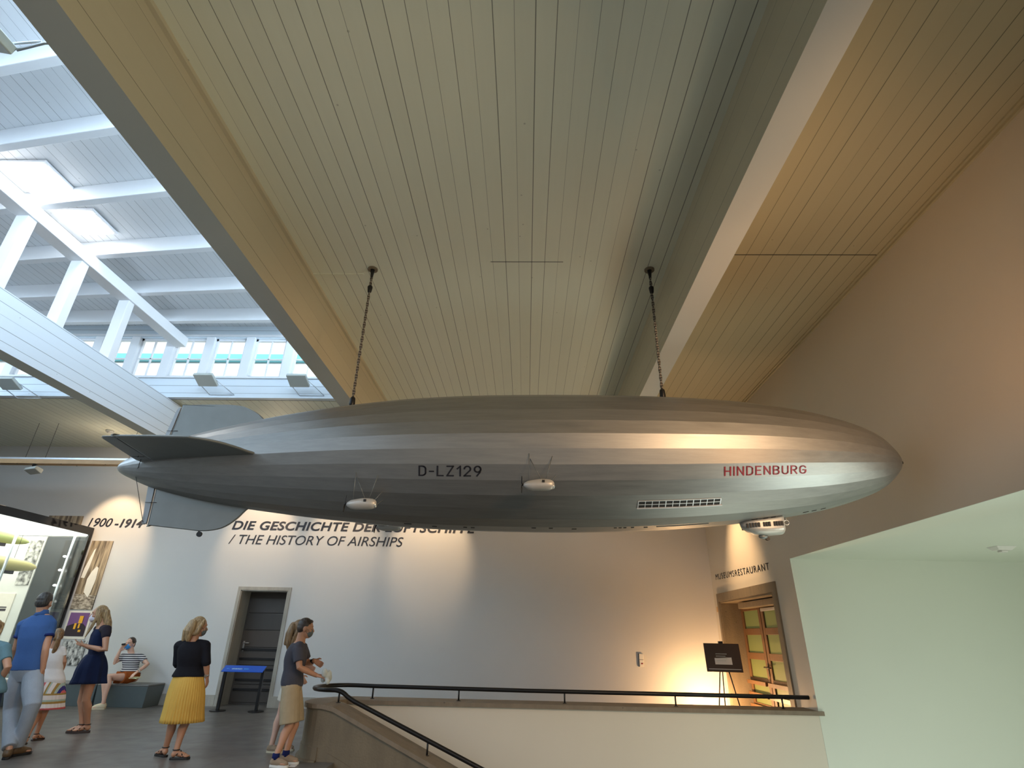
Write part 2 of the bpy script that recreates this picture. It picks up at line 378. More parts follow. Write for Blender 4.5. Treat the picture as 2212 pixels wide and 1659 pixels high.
# a faint board joint batten across the ceiling bays
bm = B(); box(bm, (-2.97, 6.05, ZC - .012), (-2.25, 6.075, ZC)); struct('trim_1', bm, M['ceil'])
bm = B(); box(bm, (2.1, 5.635, ZC - .003), (XR - .03, 5.645, ZC + .01)); box(bm, (-.5, 5.79, ZC - .003), (.45, 5.797, ZC + .01)); struct('trim_2', bm, M['dark'])
def beam(name, x0, x1, z0, z1, y1, mats, **kw):
    """boxed-in beam: planked sides, smooth underside"""
    bm = B(); box(bm, (x0, -5, z0), (x1, y1, z1))
    bm.normal_update()
    for f in bm.faces:
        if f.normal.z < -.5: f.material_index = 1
    return struct(name, bm, mats, **kw)
beam('beam_left', BX0, BX1, BZ, ZC + .7, YB, [M['beamface'], M['beamunder']])
beam('beam_right', 1.82, 2.10, BZ, ZC + .1, YB, [M['beamface'], M['beamunder2']])
beam('beam_skylight', GX0, GX1, BZ, 5.95, YB, [M['skybeam'], M['beamunder']])
bm = B(); box(bm, (BX1, -5, ZC - .045), (BX1 + .045, YB, ZC)); struct('trim_3', bm, M['beamface'])
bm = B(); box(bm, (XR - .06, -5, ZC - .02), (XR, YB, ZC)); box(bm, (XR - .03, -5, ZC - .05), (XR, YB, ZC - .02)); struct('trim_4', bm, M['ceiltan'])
# back wall with the left doorway
D1 = (-6.89, -5.74, 2.44)
bm = B(); box(bm, (-16, YB, -.3), (D1[0], YB + .6, ZC + .2)); box(bm, (D1[1], YB, -.3), (XR + .3, YB + .6, ZC + .2)); box(bm, (D1[0], YB, D1[2]), (D1[1], YB + .6, ZC + .2))
struct('wall_back', bm, M['white'])
bm = B(); box(bm, (-11, YB - .03, 0), (D1[0] - .07, YB, .22)); box(bm, (D1[1] + .07, YB - .03, 0), (XR, YB, .22)); struct('baseboard_back', bm, M['stone'])
# right wall: upper part over the stairs, full height further back, with the restaurant doorway
D2 = (10.55, 13.52, 2.36)
bm = B()
box(bm, (XR, -5, 2.83), (XR + .5, YN, ZC + .2))
box(bm, (XR, YN, -.3), (XR + .62, D2[0], ZC + .2)); box(bm, (XR, D2[1], 0), (XR + .62, YB + .3, ZC + .2)); box(bm, (XR, D2[0], D2[2]), (XR + .62, D2[1], ZC + .2))
struct('wall_right', bm, M['warmwhite'])
# stairwell: low wall under the ledge and the recess beyond it
struct('wall_stair', box(B(), (-2.75, YN, -3.2), (XR, 10.12, .56)), M['warmwhite'])
struct('wall_niche', box(B(), (XR + .001, YN - .004, -3.2), (9.6, YN + .25, 2.83)), M['niche'])
struct('ceiling_niche', box(B(), (XR + .5, -5, 2.83), (9.6, YN, 3.1)), M['niche'])
bm = B(); box(bm, (XR + .001, -5, 2.826), (XR + .5, YN, 2.832)); struct('trim_5', bm, M['niche'])
struct('wall_niche_side', box(B(), (9.4, 5.2, -3.2), (9.6, YN, 3.0)), M['niche'])
bm = B(); box(bm, (-16.2, -5, -.3), (-16, YB, ZC + .2)); box(bm, (-16.2, -5, ZC + .2), (-16, YS, ZC + 1.9)); struct('wall_left', bm, M['white'])

# parapet: rounded newel, sloping concrete flank, stone coping
def U(rx, ry, cx=-2.75, cyy=9.32, n=18): return [(cx + rx * math.cos(a), cyy + ry * math.sin(a)) for a in [PI / 2 + PI * i / n for i in range(n + 1)]]
def ztop(x, y): return .61 + .05 * (10.15 - y) / 1.65
q0, q1 = at(696, 1513, 8.5), at(887, 1623.6, 8.5); SL = (q1.z - q0.z) / (q1.x - q0.x)
XE = 4.0
def zs(x): return min(ztop(0, 8.5), q0.z + SL * (x - q0.x))
bm = B(); prism(bm, U(.42, .80), -.3, lambda x, y: ztop(x, y) - .055)
xs_ = [-2.75, -2.6, -2.5, 0, XE]
for i in range(len(xs_) - 1):
    a, b_ = xs_[i], xs_[i + 1]
    hexa(bm, [(a, 8.52, -3.2), (b_, 8.52, -3.2), (b_, 8.98, -3.2), (a, 8.98, -3.2), (a, 8.52, zs(a) - .055), (b_, 8.52, zs(b_) - .055), (b_, 8.98, zs(b_) - .055), (a, 8.98, zs(a) - .055)])
par = struct('wall_parapet', bm, M['concrete'])
bm = B(); prism(bm, U(.46, .84), lambda x, y: ztop(x, y) - .055, ztop)
box(bm, (-2.76, 9.63, .552), (XR + .07, 10.16, .61))
for i in range(len(xs_) - 1):
    a, b_ = xs_[i], xs_[i + 1]
    hexa(bm, [(a, 8.48, zs(a) - .055), (b_, 8.48, zs(b_) - .055), (b_, 9.02, zs(b_) - .055), (a, 9.02, zs(a) - .055), (a, 8.48, zs(a)), (b_, 8.48, zs(b_)), (b_, 9.02, zs(b_)), (a, 9.02, zs(a))])
struct('trim_6', bm, M['coping'])
bm = B()                                                           # sloping skirting on the flank and the base ring of the newel
for i in range(1, len(xs_) - 1):
    a, b_ = xs_[i], xs_[i + 1]
    hexa(bm, [(a, 8.505, -3), (b_, 8.505, -3), (b_, 8.525, -3), (a, 8.525, -3), (a, 8.505, zs(a) - .53), (b_, 8.505, zs(b_) - .53), (b_, 8.525, zs(b_) - .53), (a, 8.525, zs(a) - .53)])
prism(bm, U(.435, .815), 0, .16); prism(bm, U(.48, .86), 0, .02)
struct('baseboard_parapet', bm, M['concrete'])
bm = B()
for k in range(14): box(bm, (-2.5 + .42 * k, 4.6, -3.1), (-2.5 + .42 * (k + 1), 8.5, -.17 * (k + 1)))
struct('stairs', bm, M['floor'])

# ------------------------------------------------------------------ doors
def extr_frame(bm, x0, x1, z1, w, y0, y1):
    box(bm, (x0 - w, y0, 0), (x0, y1, z1 + w)); box(bm, (x1, y0, 0), (x1 + w, y1, z1 + w)); box(bm, (x0, y0, z1), (x1, y1, z1 + w))
bm = B(); extr_frame(bm, D1[0], D1[1], D1[2], .075, YB - .02, YB + .0)
box(bm, (D1[0] - .0, YB, 0), (D1[0] + .02, YB + .55, D1[2])); box(bm, (D1[1] - .02, YB, 0), (D1[1], YB + .55, D1[2])); box(bm, (D1[0], YB, D1[2] - .02), (D1[1], YB + .55, D1[2]))
d1 = struct('door_1', bm, M['stone'])
bm = B(); yl = YB + .46; x0, x1 = D1[0] + .02, D1[1] - .02
box(bm, (x0, yl + .02, 0), (x1, yl + .07, D1[2]))
zz = [.03, .40, .80, 1.18, 1.56, 1.94, 2.30]
for i in range(len(zz) - 1): box(bm, (x0 + .05, yl, zz[i] + .012), (x1 - .03, yl + .03, zz[i + 1] - .012))
struct('door_leaf', bm, M['doorbrown'], d1, bevel=.006)
for z in (.28, .48, .70, .92, 1.12):
    struct('push_bar', box(B(), (x0 + .06, yl - .03, z), (x1 - .05, yl + .005, z + .045)), M['black'], d1)
bm = B(); box(bm, (x0 + .08, yl - .015, 1.10), (x0 + .12, yl, 1.32)); tube(bm, [(x0 + .10, yl - .05, 1.28), (x0 + .24, yl - .05, 1.28)], .012, 8); tube(bm, [(x0 + .10, yl - .06, 1.28), (x0 + .10, yl, 1.28)], .012, 8)
struct('handle', bm, M['steel'], d1)

bm = B(); w = .17
for y0, y1 in ((D2[0] - w, D2[0]), (D2[1], D2[1] + .10)): box(bm, (XR - .03, y0, 0), (XR, y1, D2[2] + w))
box(bm, (XR - .03, D2[0], D2[2]), (XR, D2[1], D2[2] + w))
box(bm, (XR, D2[1] - .03, 0), (XR + .62, D2[1], D2[2])); box(bm, (XR, D2[0], 0), (XR + .62, D2[0] + .03, D2[2])); box(bm, (XR, D2[0], D2[2] - .03), (XR + .62, D2[1], D2[2]))
d2 = struct('door_2', bm, M['stonewarm'])
struct('door_head_box', box(B(), (XR + .22, D2[0] + .03, D2[2] - .17), (XR + .42, D2[1] - .5, D2[2] - .05)), M['stonewarm'], d2, bevel=.01)
struct('door_closer', box(B(), (XR + .36, 11.0, D2[2] - .25), (XR + .41, 12.2, D2[2] - .19)), M['steel'], d2, bevel=.01)
XD = XR + .43
leafs = ((12.40, 13.49), (11.28, 12.38), (10.58, 11.26))
for (ya, yb) in leafs:
    bm = B(); st = .12; rows = [.05, .33, .80, 1.27, 1.74, 2.22]
    ya2, yb2 = ya + .005, yb - .005
    box(bm, (XD, ya2, .02), (XD + .06, ya2 + st, 2.28)); box(bm, (XD, yb2 - st, .02), (XD + .06, yb2, 2.28))
    for z in rows: box(bm, (XD, ya2 + st, z - .065), (XD + .06, yb2 - st, z + .065))
    lf = struct('door_leaf', bm, M['wood'], d2, bevel=.006)
    bm = B()
    for i in range(5): box(bm, (XD + .03, ya2 + st, rows[i] + .05), (XD + .036, yb2 - st, rows[i + 1] - .05))
    struct('pane', bm, M['paneglow'], lf)
    for z in (.30, .52, .74):
        bm = B(); box(bm, (XD - .09, ya2 + .05, z), (XD - .05, yb2 - .05, z + .07))
        for yy in (ya2 + .06, yb2 - .12): box(bm, (XD - .06, yy, z + .01), (XD + .01, yy + .05, z + .06))
        struct('push_bar', bm, M['wood'], lf)
bm = B(); yk = 12.39
box(bm, (XD - .012, yk - .02, .92), (XD, yk + .02, 1.16)); tube(bm, [(XD - .05, yk + .1, 1.08), (XD - .05, yk - .22, 1.08)], .014, 8); tube(bm, [(XD - .06, yk, 1.08), (XD, yk, 1.08)], .014, 8)
struct('handle', bm, M['black'], d2)
struct('floor_restaurant', box(B(), (XR + .62, D2[0] - .4, -.05), (6.8, D2[1] + .3, 0)), M['floor'])
struct('wall_restaurant', box(B(), (6.7, D2[0] - .4, 0), (6.8, D2[1] + .3, 2.6)), M['niche'])
no = obj('paper_notice', box(B(), (XD - .006, 11.36, 1.50), (XD, 11.54, 1.80)), M['paper'], None, 'small white notice taped to the glass of the restaurant door', 'notice')
obj('print', box(B(), (XD - .009, 11.39, 1.55), (XD - .006, 11.51, 1.62)), M['letter'], no)

# ------------------------------------------------------------------ roof light: upstand, windows, boards, joists, truss
ZS_, ZW, ZR = 6.48, 7.43, 7.74
bm = B(); box(bm, (-16, YS, ZC), (BX0, YS + .14, ZS_)); box(bm, (-16, YS, ZW), (BX0, YS + .14, ZR + .1)); struct('wall_skylight', bm, M['skybeam'])
bm = B(); box(bm, (-16, YS - .05, ZS_ - .04), (BX0, YS + .18, ZS_)); struct('windowsill_skylight', bm, M['skywhite'])
bm = B(); box(bm, (-16, YS - .02, ZW + .04), (BX0, YS, ZW + .09)); struct('trim_7', bm, M['skywhite'])
struct('ceiling_skylight', box(B(), (-16, -5, ZR), (BX0, YS + .3, ZR + .2)), M['skyboards'])
bm = B(); box(bm, (BX0 - .02, -5, ZC), (BX0, YS, ZC + .50)); box(bm, (BX0 - .02, -5, 7.4), (BX0, YS, ZR)); struct('wall_skylight_east', bm, M['skyboards'])
mx = [-12.25, -11.35, -10.45, -9.55, -8.72, -7.90, -7.03, -6.13, -5.22, -4.32, -3.42]
for i in range(len(mx) - 1):
    a, b_ = mx[i] + .10, mx[i + 1] - .10
    bm = B()
    box(bm, (a, YS + .04, ZS_), (a + .045, YS + .10, ZW)); box(bm, (b_ - .045, YS + .04, ZS_), (b_, YS + .10, ZW)); box(bm, (a, YS + .04, ZS_), (b_, YS + .10, ZS_ + .05)); box(bm, (a, YS + .04, ZW - .05), (b_, YS + .10, ZW))
    wn_ = struct('window_%d' % (i + 1), bm, M['skywhite'])
    bm = B(); c_ = (a + b_) / 2; zm = ZS_ + .46
    box(bm, (c_ - .012, YS + .05, ZS_ + .05), (c_ + .012, YS + .09, ZW - .05)); box(bm, (a + .045, YS + .05, zm - .012), (b_ - .045, YS + .09, zm + .012))
    struct('glazing_bar', bm, M['skywhite'], wn_)
    struct('pane', box(B(), (a + .04, YS + .068, ZS_ + .04), (b_ - .04, YS + .072, ZW - .04)), M['glass'], wn_)
for x in mx: struct('pillar_window', box(B(), (x - .10, YS - .03, ZS_), (x + .10, YS + .12, ZW + .02)), M['skywhite'], bevel=.01)
# roof joists; they run slightly raked across the bay
for y0, s_ in ((1.55, -.16), (2.75, -.16), (3.92, -.16), (4.88, -.15), (6.0, -.13), (7.28, -.10), (8.50, -.07), (9.62, -.03)):
    bm = B(); xa, xb = BX0, -15.8; ya, yb = y0 + s_ * (xa + 5.4), y0 + s_ * (xb + 5.4); h = ZR - .30
    hexa(bm, [(xb, yb, h), (xa, ya, h), (xa, ya + .12, h), (xb, yb + .12, h), (xb, yb, ZR), (xa, ya, ZR), (xa, ya + .12, ZR), (xb, yb + .12, ZR)])
    struct('beam_joist', bm, M['skywhite'], bevel=.01)
# truss above the far beam
struct('beam_truss_chord', box(B(), (GX0 + .02, -5, 7.20), (GX1, YS, 7.42)), M['skywhite'], bevel=.01)
for y in (1.9, 3.05, 4.2, 5.3, 6.32, 7.42, 8.62): struct('pillar_truss', box(B(), (GX0 + .05, y - .08, 5.95), (GX1 - .03, y + .08, 7.20)), M['skywhite'], bevel=.01)
# two bright roof windows between the joists
for i, (x0, x1, y0, y1) in enumerate(((-7.75, -7.10, 5.72, 6.36), (-7.72, -7.12, 6.70, 7.22))):
    bm = B(); box(bm, (x0 - .05, y0 - .05, ZR - .05), (x1 + .05, y1 + .05, ZR - .02))
    wn_ = struct('window_%d' % (20 + i), bm, M['skywhite']); struct('pane', box(B(), (x0, y0, ZR - .056), (x1, y1, ZR - .05)), M['rooflight'], wn_)
# what the windows look on to
nb = thing('neighbouring_building', (-8, 22, 4), 'white building with a teal roof edge outside the skylight windows', 'building')
obj('facade', box(B(), (-40, 22, -2), (20, 26, 12.72)), M['facade'], nb)
obj('roof_edge', box(B(), (-40, 21.8, 12.72), (20, 26, 13.06)), M['teal'], nb)

# ================================================================== THE AIRSHIP MODEL
HX = [-4.68, -3.9, -3.36, -2.82, -1.96, -1.23, -.45, .32, 1.08, 1.55, 2.36, 2.88, 3.13, 3.40, 3.66, 3.91, 4.145]
HZ = [3.21, 3.242, 3.26, 3.283, 3.310, 3.322, 3.330, 3.336, 3.346, 3.355, 3.375, 3.382, 3.386, 3.390, 3.392, 3.388, 3.384]
RX = [-4.68, -4.66, -4.614, -4.49, -4.34, -3.9, -3.36, -2.82, -1.96, -1.23, -.45, .32, 1.08, 1.55, 2.36, 2.88, 3.13, 3.40, 3.66, 3.85, 4.045, 4.095, 4.122, 4.135, 4.145]
RR = [.003, .038, .072, .130, .198, .335, .455, .546, .659, .725, .756, .764, .752, .734, .672, .602, .558, .488, .402, .318, .160, .110, .072, .045, .003]
HY = 5.95
def fair_profile():
    """fair curve through the squared radii, dense at the blunt ends"""
    x = np.array(RX); y = np.array(RR) ** 2; h = np.diff(x); d = np.diff(y) / h; m = np.zeros(len(x)); m[0], m[-1] = d[0], d[-1]
    for i in range(1, len(x) - 1):
        if d[i - 1] * d[i] > 0: w1, w2 = 2 * h[i] + h[i - 1], h[i] + 2 * h[i - 1]; m[i] = (w1 + w2) / (w1 / d[i - 1] + w2 / d[i])
    t = np.linspace(0, PI, 150); X = (x[0] + x[-1]) / 2 - (x[-1] - x[0]) / 2 * np.cos(t); k = np.clip(np.searchsorted(x, X) - 1, 0, len(h) - 1); u = (X - x[k]) / h[k]
    Yv = (1 + 2 * u) * (1 - u) ** 2 * y[k] + u * (1 - u) ** 2 * h[k] * m[k] + u * u * (3 - 2 * u) * y[k + 1] + u * u * (u - 1) * h[k] * m[k + 1]
    r = np.sqrt(np.maximum(Yv, 1e-6)); r2 = r.copy()
    for _ in range(6): r2[6:-6] = .5 * r2[6:-6] + .25 * (r2[5:-7] + r2[7:-5])
    return X, r2
PX, PR = fair_profile()
def hr(x): return float(np.interp(x, PX, PR))
def hz(x): return float(np.interp(x, HX, HZ))
NG = 30
def hull_pt(x, deg, off=0.0):
    """point on the faceted hull; deg = elevation on the near side, -90 is the keel"""
    k = math.floor((deg + 90) / 12); a0, a1 = -90 + 12 * k, -90 + 12 * (k + 1); r = hr(x)
    t = (math.tan(math.radians(deg - (a0 + a1) / 2)) / math.tan(math.radians(6)) + 1) / 2
    p0 = Vector((0, -math.cos(math.radians(a0)), math.sin(math.radians(a0)))) * r; p1 = Vector((0, -math.cos(math.radians(a1)), math.sin(math.radians(a1)))) * r
    n = Vector((0, -math.cos(math.radians((a0 + a1) / 2)), math.sin(math.radians((a0 + a1) / 2))))
    return Vector((x, HY, hz(x))) + p0.lerp(p1, t) + n * off
bm = B(); rings = []
for x, r in zip(PX, PR): rings.append([(x, HY - r * math.cos(math.radians(-90 + 12 * k)), hz(x) + r * math.sin(math.radians(-90 + 12 * k))) for k in range(NG)])
R_ = loft(bm, rings); cap(bm, R_)
bm.verts.ensure_lookup_table()
for i in range(len(R_) - 1):
    for j in range(NG):
        e = bm.edges.get((R_[i][j], R_[i + 1][j])); e.smooth = False
cl = bm.loops.layers.float_color.new('tone'); tones = [random.uniform(.86, 1.0) for _ in range(NG)]
for i in range(len(R_) - 1):
    for j in range(NG):
        f = bm.faces.get((R_[i][j], R_[i][(j + 1) % NG], R_[i + 1][(j + 1) % NG], R_[i + 1][j]))
        if f:
            for l in f.loops: l[cl] = (tones[j],) * 3 + (1,)
ship = thing('airship_model', (-.27, HY, hz(0)), 'large silver rigid airship model hung from the boarded ceiling on two ropes', 'airship model')
obj('hull', bm, M['hull'], ship)
# tail fins: a profile swept to a lens-shaped plate
def plate(bm, outline, n, th):
    """closed plate of thickness th through an outline (list of points), tapered to the rim"""
    n = Vector(n); c = sum((Vector(p) for p in outline), Vector()) / len(outline)
    def ring(k, o): return [c + (Vector(p) - c) * k + n * o for p in outline]
    R_ = loft(bm, [ring(.965, -th), ring(1.0, -th * .3), ring(1.0, th * .3), ring(.965, th)], True, 0, False); cap(bm, R_); return bm
def rounded(pts, k0=2, k1=9):
    """round the outer part of an outline with a Catmull-Rom curve"""
    out = []; n = len(pts); V_ = [Vector(p) for p in pts]
    for i in range(n):
        if k0 <= i < k1:
            a, b_, c, d = V_[i - 1], V_[i], V_[i + 1], V_[(i + 2) % n]
            for t in (0, .25, .5, .75): out.append(b_ + (c - a) * (.5 * t) + (a * 2 - b_ * 5 + c * 4 - d) * (.5 * t * t) + (b_ * 3 - a - c * 3 + d) * (.5 * t ** 3))
        else: out.append(V_[i])
    return out
def fin(axis, sgn, rud=True):
    """axis 'z' upright, 'y' level; profile in (x, height above the hull axis)"""
    if sgn > 0:
        main = [(-4.17, .10), (-4.175, .36), (-4.14, .72), (-4.11, .752), (-3.72, .765), (-3.46, .755), (-3.31, .71), (-3.166, .63), (-3.05, .52), (-2.97, .42), (-3.2, .30), (-3.6, .14)]
        rudder = [(-4.185, .10), (-4.19, .36), (-4.15, .72), (-4.165, .735), (-4.19, .70), (-4.245, .36), (-4.265, .12)]
    else:
        main = [(-4.165, .10), (-4.165, .20), (-4.14, .645), (-4.11, .668), (-3.71, .705), (-3.50, .72), (-3.306, .685), (-3.174, .595), (-3.085, .49), (-3.0, .40), (-3.2, .30), (-3.6, .14)]
        rudder = [(-4.178, .10), (-4.178, .20), (-4.152, .65), (-4.18, .66), (-4.205, .655), (-4.265, .21), (-4.27, .12)]
    if axis == 'y':
        main = [(-4.13, .12), (-4.10, .39), (-4.0, 1.02), (-3.97, 1.05), (-3.36, 1.05), (-3.24, 1.02), (-3.12, .95), (-3.00, .82), (-2.90, .62), (-2.86, .45), (-3.2, .28), (-3.7, .14)]
        rudder = [(-4.145, .12), (-4.115, .39), (-4.015, 1.02), (-4.05, 1.035), (-4.13, 1.03), (-4.16, 1.0), (-4.31, .25), (-4.29, .15)]
    def P(q):
        x, h = q
        return (x, HY, hz(-4) + sgn * h) if axis == 'z' else (x, HY + sgn * h, hz(-4))
    n = (0, 1, 0) if axis == 'z' else (0, 0, 1)
    f = obj('fin', plate(B(), rounded([P(q) for q in main]), n, .014), M['fin'], ship, bevel=.003)
    obj('rudder', plate(B(), [P(q) for q in rudder], n, .009), M['findark'], f, bevel=.002)
    bm = B()
    for h in (.42,):
        a, b_ = P((-4.23, h)), P((-4.10, h)); o = Vector(n) * -.02; tube(bm, [Vector(a) + o, Vector(b_) + o], .0025, 6); tube(bm, [Vector(P((-4.17, h))) + o * 1.4, Vector(P((-4.17, h))) - o * 1.4], .003, 6)
    a, b_ = (P((-4.18, .22)), P((-4.145, .66))) if axis == 'z' else (P((-4.10, .39)), P((-4.0, 1.0))); tube(bm, [Vector(a) - Vector(n) * .012, Vector(b_) - Vector(n) * .012], .0022, 6)
    obj('rudder_hinge', bm, M['black'], f)
fin('z', 1); fin('z', -1); fin('y', -1); fin('y', 1)
bm = B(); w1 = Vector((-4.35, HY - .13, hz(-4.35) - .13)); w2 = Vector((-4.19, HY - .012, hz(-4) - .64))
tube(bm, [Vector((-4.22, HY - .30, hz(-4))), w1], .003, 6); tube(bm, [w1, w2], .003, 6); obj('control_wire', bm, M['black'], ship)
bm = B(); wc = Vector((-3.54, HY, hz(-4) - .752)); tube(bm, [wc - Vector((0, .012, 0)), wc + Vector((0, .012, 0))], .028, 14); tube(bm, [wc, wc + Vector((-.03, 0, .07))], .008, 8); obj('tail_wheel', bm, M['black'], ship)
# engine cars on struts
def engine_car(c, sgn):
    c = Vector(c); bm = B(); prof = [(-.155, .010), (-.145, .022), (-.11, .042), (-.06, .052), (.0, .056), (.06, .056), (.10, .052), (.125, .042), (.14, .026), (.145, .006)]
    rings = [[c + Vector((x, r * .85 * math.cos(2 * PI * k / 16), r * math.sin(2 * PI * k / 16) - (.006 if x < 0 else 0))) for k in range(16)] for x, r in prof]
    cap(bm, loft(bm, rings)); car = obj('engine_car', bm, M['carpaint'], ship)
    obj('window', box(B(), c + Vector((.025, -.050, .012)), c + Vector((.05, -.044, .036))), M['dark'], car)
    bm = B(); ell(bm, c + Vector((.13, 0, -.012)), (.02, .028, .028)); obj('radiator', bm, M['steel'], car)
    bm = B(); h = c + Vector((-.17, 0, 0)); tube(bm, [h, h + Vector((.02, 0, 0))], .012, 10)
    for k in range(2):
        a = math.radians(80 + 180 * k); d = Vector((0, math.cos(a), math.sin(a))); s_ = Vector((.5, -math.sin(a), math.cos(a))).normalized()
        rr = [[h + d * t + s_ * w * math.cos(q) + Vector((1, 0, 0)) * .003 * math.sin(q) for q in [2 * PI * j / 8 for j in range(8)]] for t, w in ((.008, .006), (.03, .010), (.06, .009), (.088, .003))]
        cap(bm, loft(bm, rr))
    obj('propeller', bm, M['black'], car)
    bm = B(); x0 = c.x
    el = math.degrees(math.atan2(c.z - hz(x0), sgn * (HY - c.y)))
    def foot(dx, de):
        p = hull_pt(x0 + dx, max(-89, min(0, el + de)), .0)
        if sgn < 0: p.y = 2 * HY - p.y
        return p
    for dx0, dz0, dx1, de in ((-.10, .04, -.10, 20), (.06, .05, .13, 18), (.02, .05, -.09, 16), (.11, .03, .17, 4), (.11, -.03, .17, -4), (-.06, -.03, -.05, -5)):
        tube(bm, [c + Vector((dx0, sgn * .01, dz0)), foot(dx1, de)], .0035, 6)
    obj('strut', bm, M['fin'], car)
engine_car((.12, 5.15, 2.874), 1); engine_car((-1.63, 5.35, 2.71), 1); engine_car((-1.63, 6.55, 2.71), -1); engine_car((.12, 6.75, 2.874), -1)
# promenade windows on the near side
def patch(bm, x0, x1, d0, d1, off, n=1, mi=0):
    for i in range(n):
        a, b_ = x0 + (x1 - x0) * i / n, x0 + (x1 - x0) * (i + 1) / n
        o, t = off if isinstance(off, tuple) else (off, off - .006)
        P = [hull_pt(a, d0, t), hull_pt(b_, d0, t), hull_pt(b_, d1, t), hull_pt(a, d1, t), hull_pt(a, d0, o), hull_pt(b_, d0, o), hull_pt(b_, d1, o), hull_pt(a, d1, o)]
        hexa(bm, P, mi)
bm = B(); e0, e1 = -53.6, -47.4; xa, xb = 1.115, 1.945
pw = obj('promenade_window', (patch(bm, xa, xb, e0, e1, (.003, -.004), 12), bm)[1], M['dark'], ship)
bm = B()
for i in range(13):
    x = xa + (xb - xa) * i / 12; patch(bm, x - .0035 - (.003 if i % 4 == 0 else 0), x + .0035, e0, e1, (.007, -.002))
for d in (e0, (e0 + e1) / 2, e1): patch(bm, xa, xb, d - .22, d + .22, (.007, -.002), 8)
obj('window_frame', bm, M['alu'], pw)
bm = B(); patch(bm, xa - .01, xb + .02, e0 - .35, e0 + .05, (.018, -.002), 8); obj('window_ledge', bm, M['alu'], pw)
for x, d, w in ((.075, -80, .045), (.254, -80.3, .04), (.50, -82.5, .05), (.93, -81, .03), (.98, -81, .03), (1.03, -81, .03), (1.11, -81, .03), (1.25, -82, .04), (-1.26, -81, .08), (-.98, -84, .05), (-.65, -83, .04), (-.57, -83, .04), (2.40, -82, .06), (2.52, -81.8, .05), (2.6, -81.6, .05), (2.95, -81, .06), (3.04, -80.8, .05), (3.14, -80.5, .05)):
    bm = B(); patch(bm, x - w / 2, x + w / 2, d - .6, d + .6, (.004, -.004)); obj('keel_window', bm, M['dark'], ship)
bm = B(); patch(bm, 1.36, 1.91, -81.5, -80.9, (.006, -.002), 6); obj('boarding_panel', bm, M['fin'], ship)
# control car below the bow
gx, gz = 2.47, 2.70
prof = [(-.195, .012, .02), (-.17, .05, -.015), (-.12, .08, -.04), (-.05, .10, -.062), (.04, .108, -.068), (.12, .108, -.066), (.20, .105, -.06), (.235, .098, -.055)]
bm = B(); rings = []
for x, w, h in prof:
    top = hz(gx + x) - hr(gx + x) + .03; bot = gz + h * 1.25 - .05
    rings.append([(gx + x, HY + w * c, top if s_ > 0 else bot + (top - bot) * .0) if False else (gx + x, HY + w * max(-1, min(1, c * 1.25)), (top + bot) / 2 + (top - bot) / 2 * s_) for c, s_ in [(math.cos(2 * PI * k / 20), math.sin(2 * PI * k / 20)) for k in range(20)]])
cap(bm, loft(bm, rings)); cc = obj('control_car', bm, M['carpaint'], ship)
for i in range(14):
    x = -.145 + i * .027
    if i in (5, 9): continue
    w = np.interp(x, [p[0] for p in prof], [p[1] for p in prof]); zt = np.interp(gx + x, [2.27, 2.7], [2.672, 2.702])
    for s_ in (-1, 1): obj('car_window', box(B(), (gx + x - .010, HY + s_ * (w + .004) - .006, zt - .045), (gx + x + .010, HY + s_ * (w + .004) + .006, zt)), M['dark'], cc)
for i in range(5): obj('car_window', box(B(), (gx + .225, HY - .085 + i * .036, 2.655), (gx + .241, HY - .058 + i * .036, 2.70)), M['dark'], cc)
bm = B(); ell(bm, (gx + .03, HY, gz - .145), (.05, .03, .025)); obj('bumper', bm, M['fin'], cc)
bm = B(); tube(bm, [(gx + .07, HY - .012, gz - .165), (gx + .07, HY + .012, gz - .165)], .022, 14); obj('wheel', bm, M['black'], cc)
bm = B(); tube(bm, [(gx + .30 + .025 * math.cos(a), HY, 2.705 + .025 * math.sin(a)) for a in [2 * PI * k / 16 for k in range(17)]], .004, 6); tube(bm, [(gx + .30, HY, 2.73), (gx + .30, HY, 2.77)], .003, 6); obj('direction_ring', bm, M['steel'], ship)
bm = B(); tube(bm, [(4.13, HY, 3.384), (4.175, HY, 3.384)], .008, 8); tube(bm, [(4.168, HY, 3.37), (4.168, HY, 3.40)], .008, 8); obj('mooring_cone', bm, M['black'], ship)
def arc(cx, cy_, rx, ry, a0, a1, n=8): return [(cx + rx * math.cos(math.radians(a0 + (a1 - a0) * i / n)), cy_ + ry * math.sin(math.radians(a0 + (a1 - a0) * i / n))) for i in range(n + 1)]
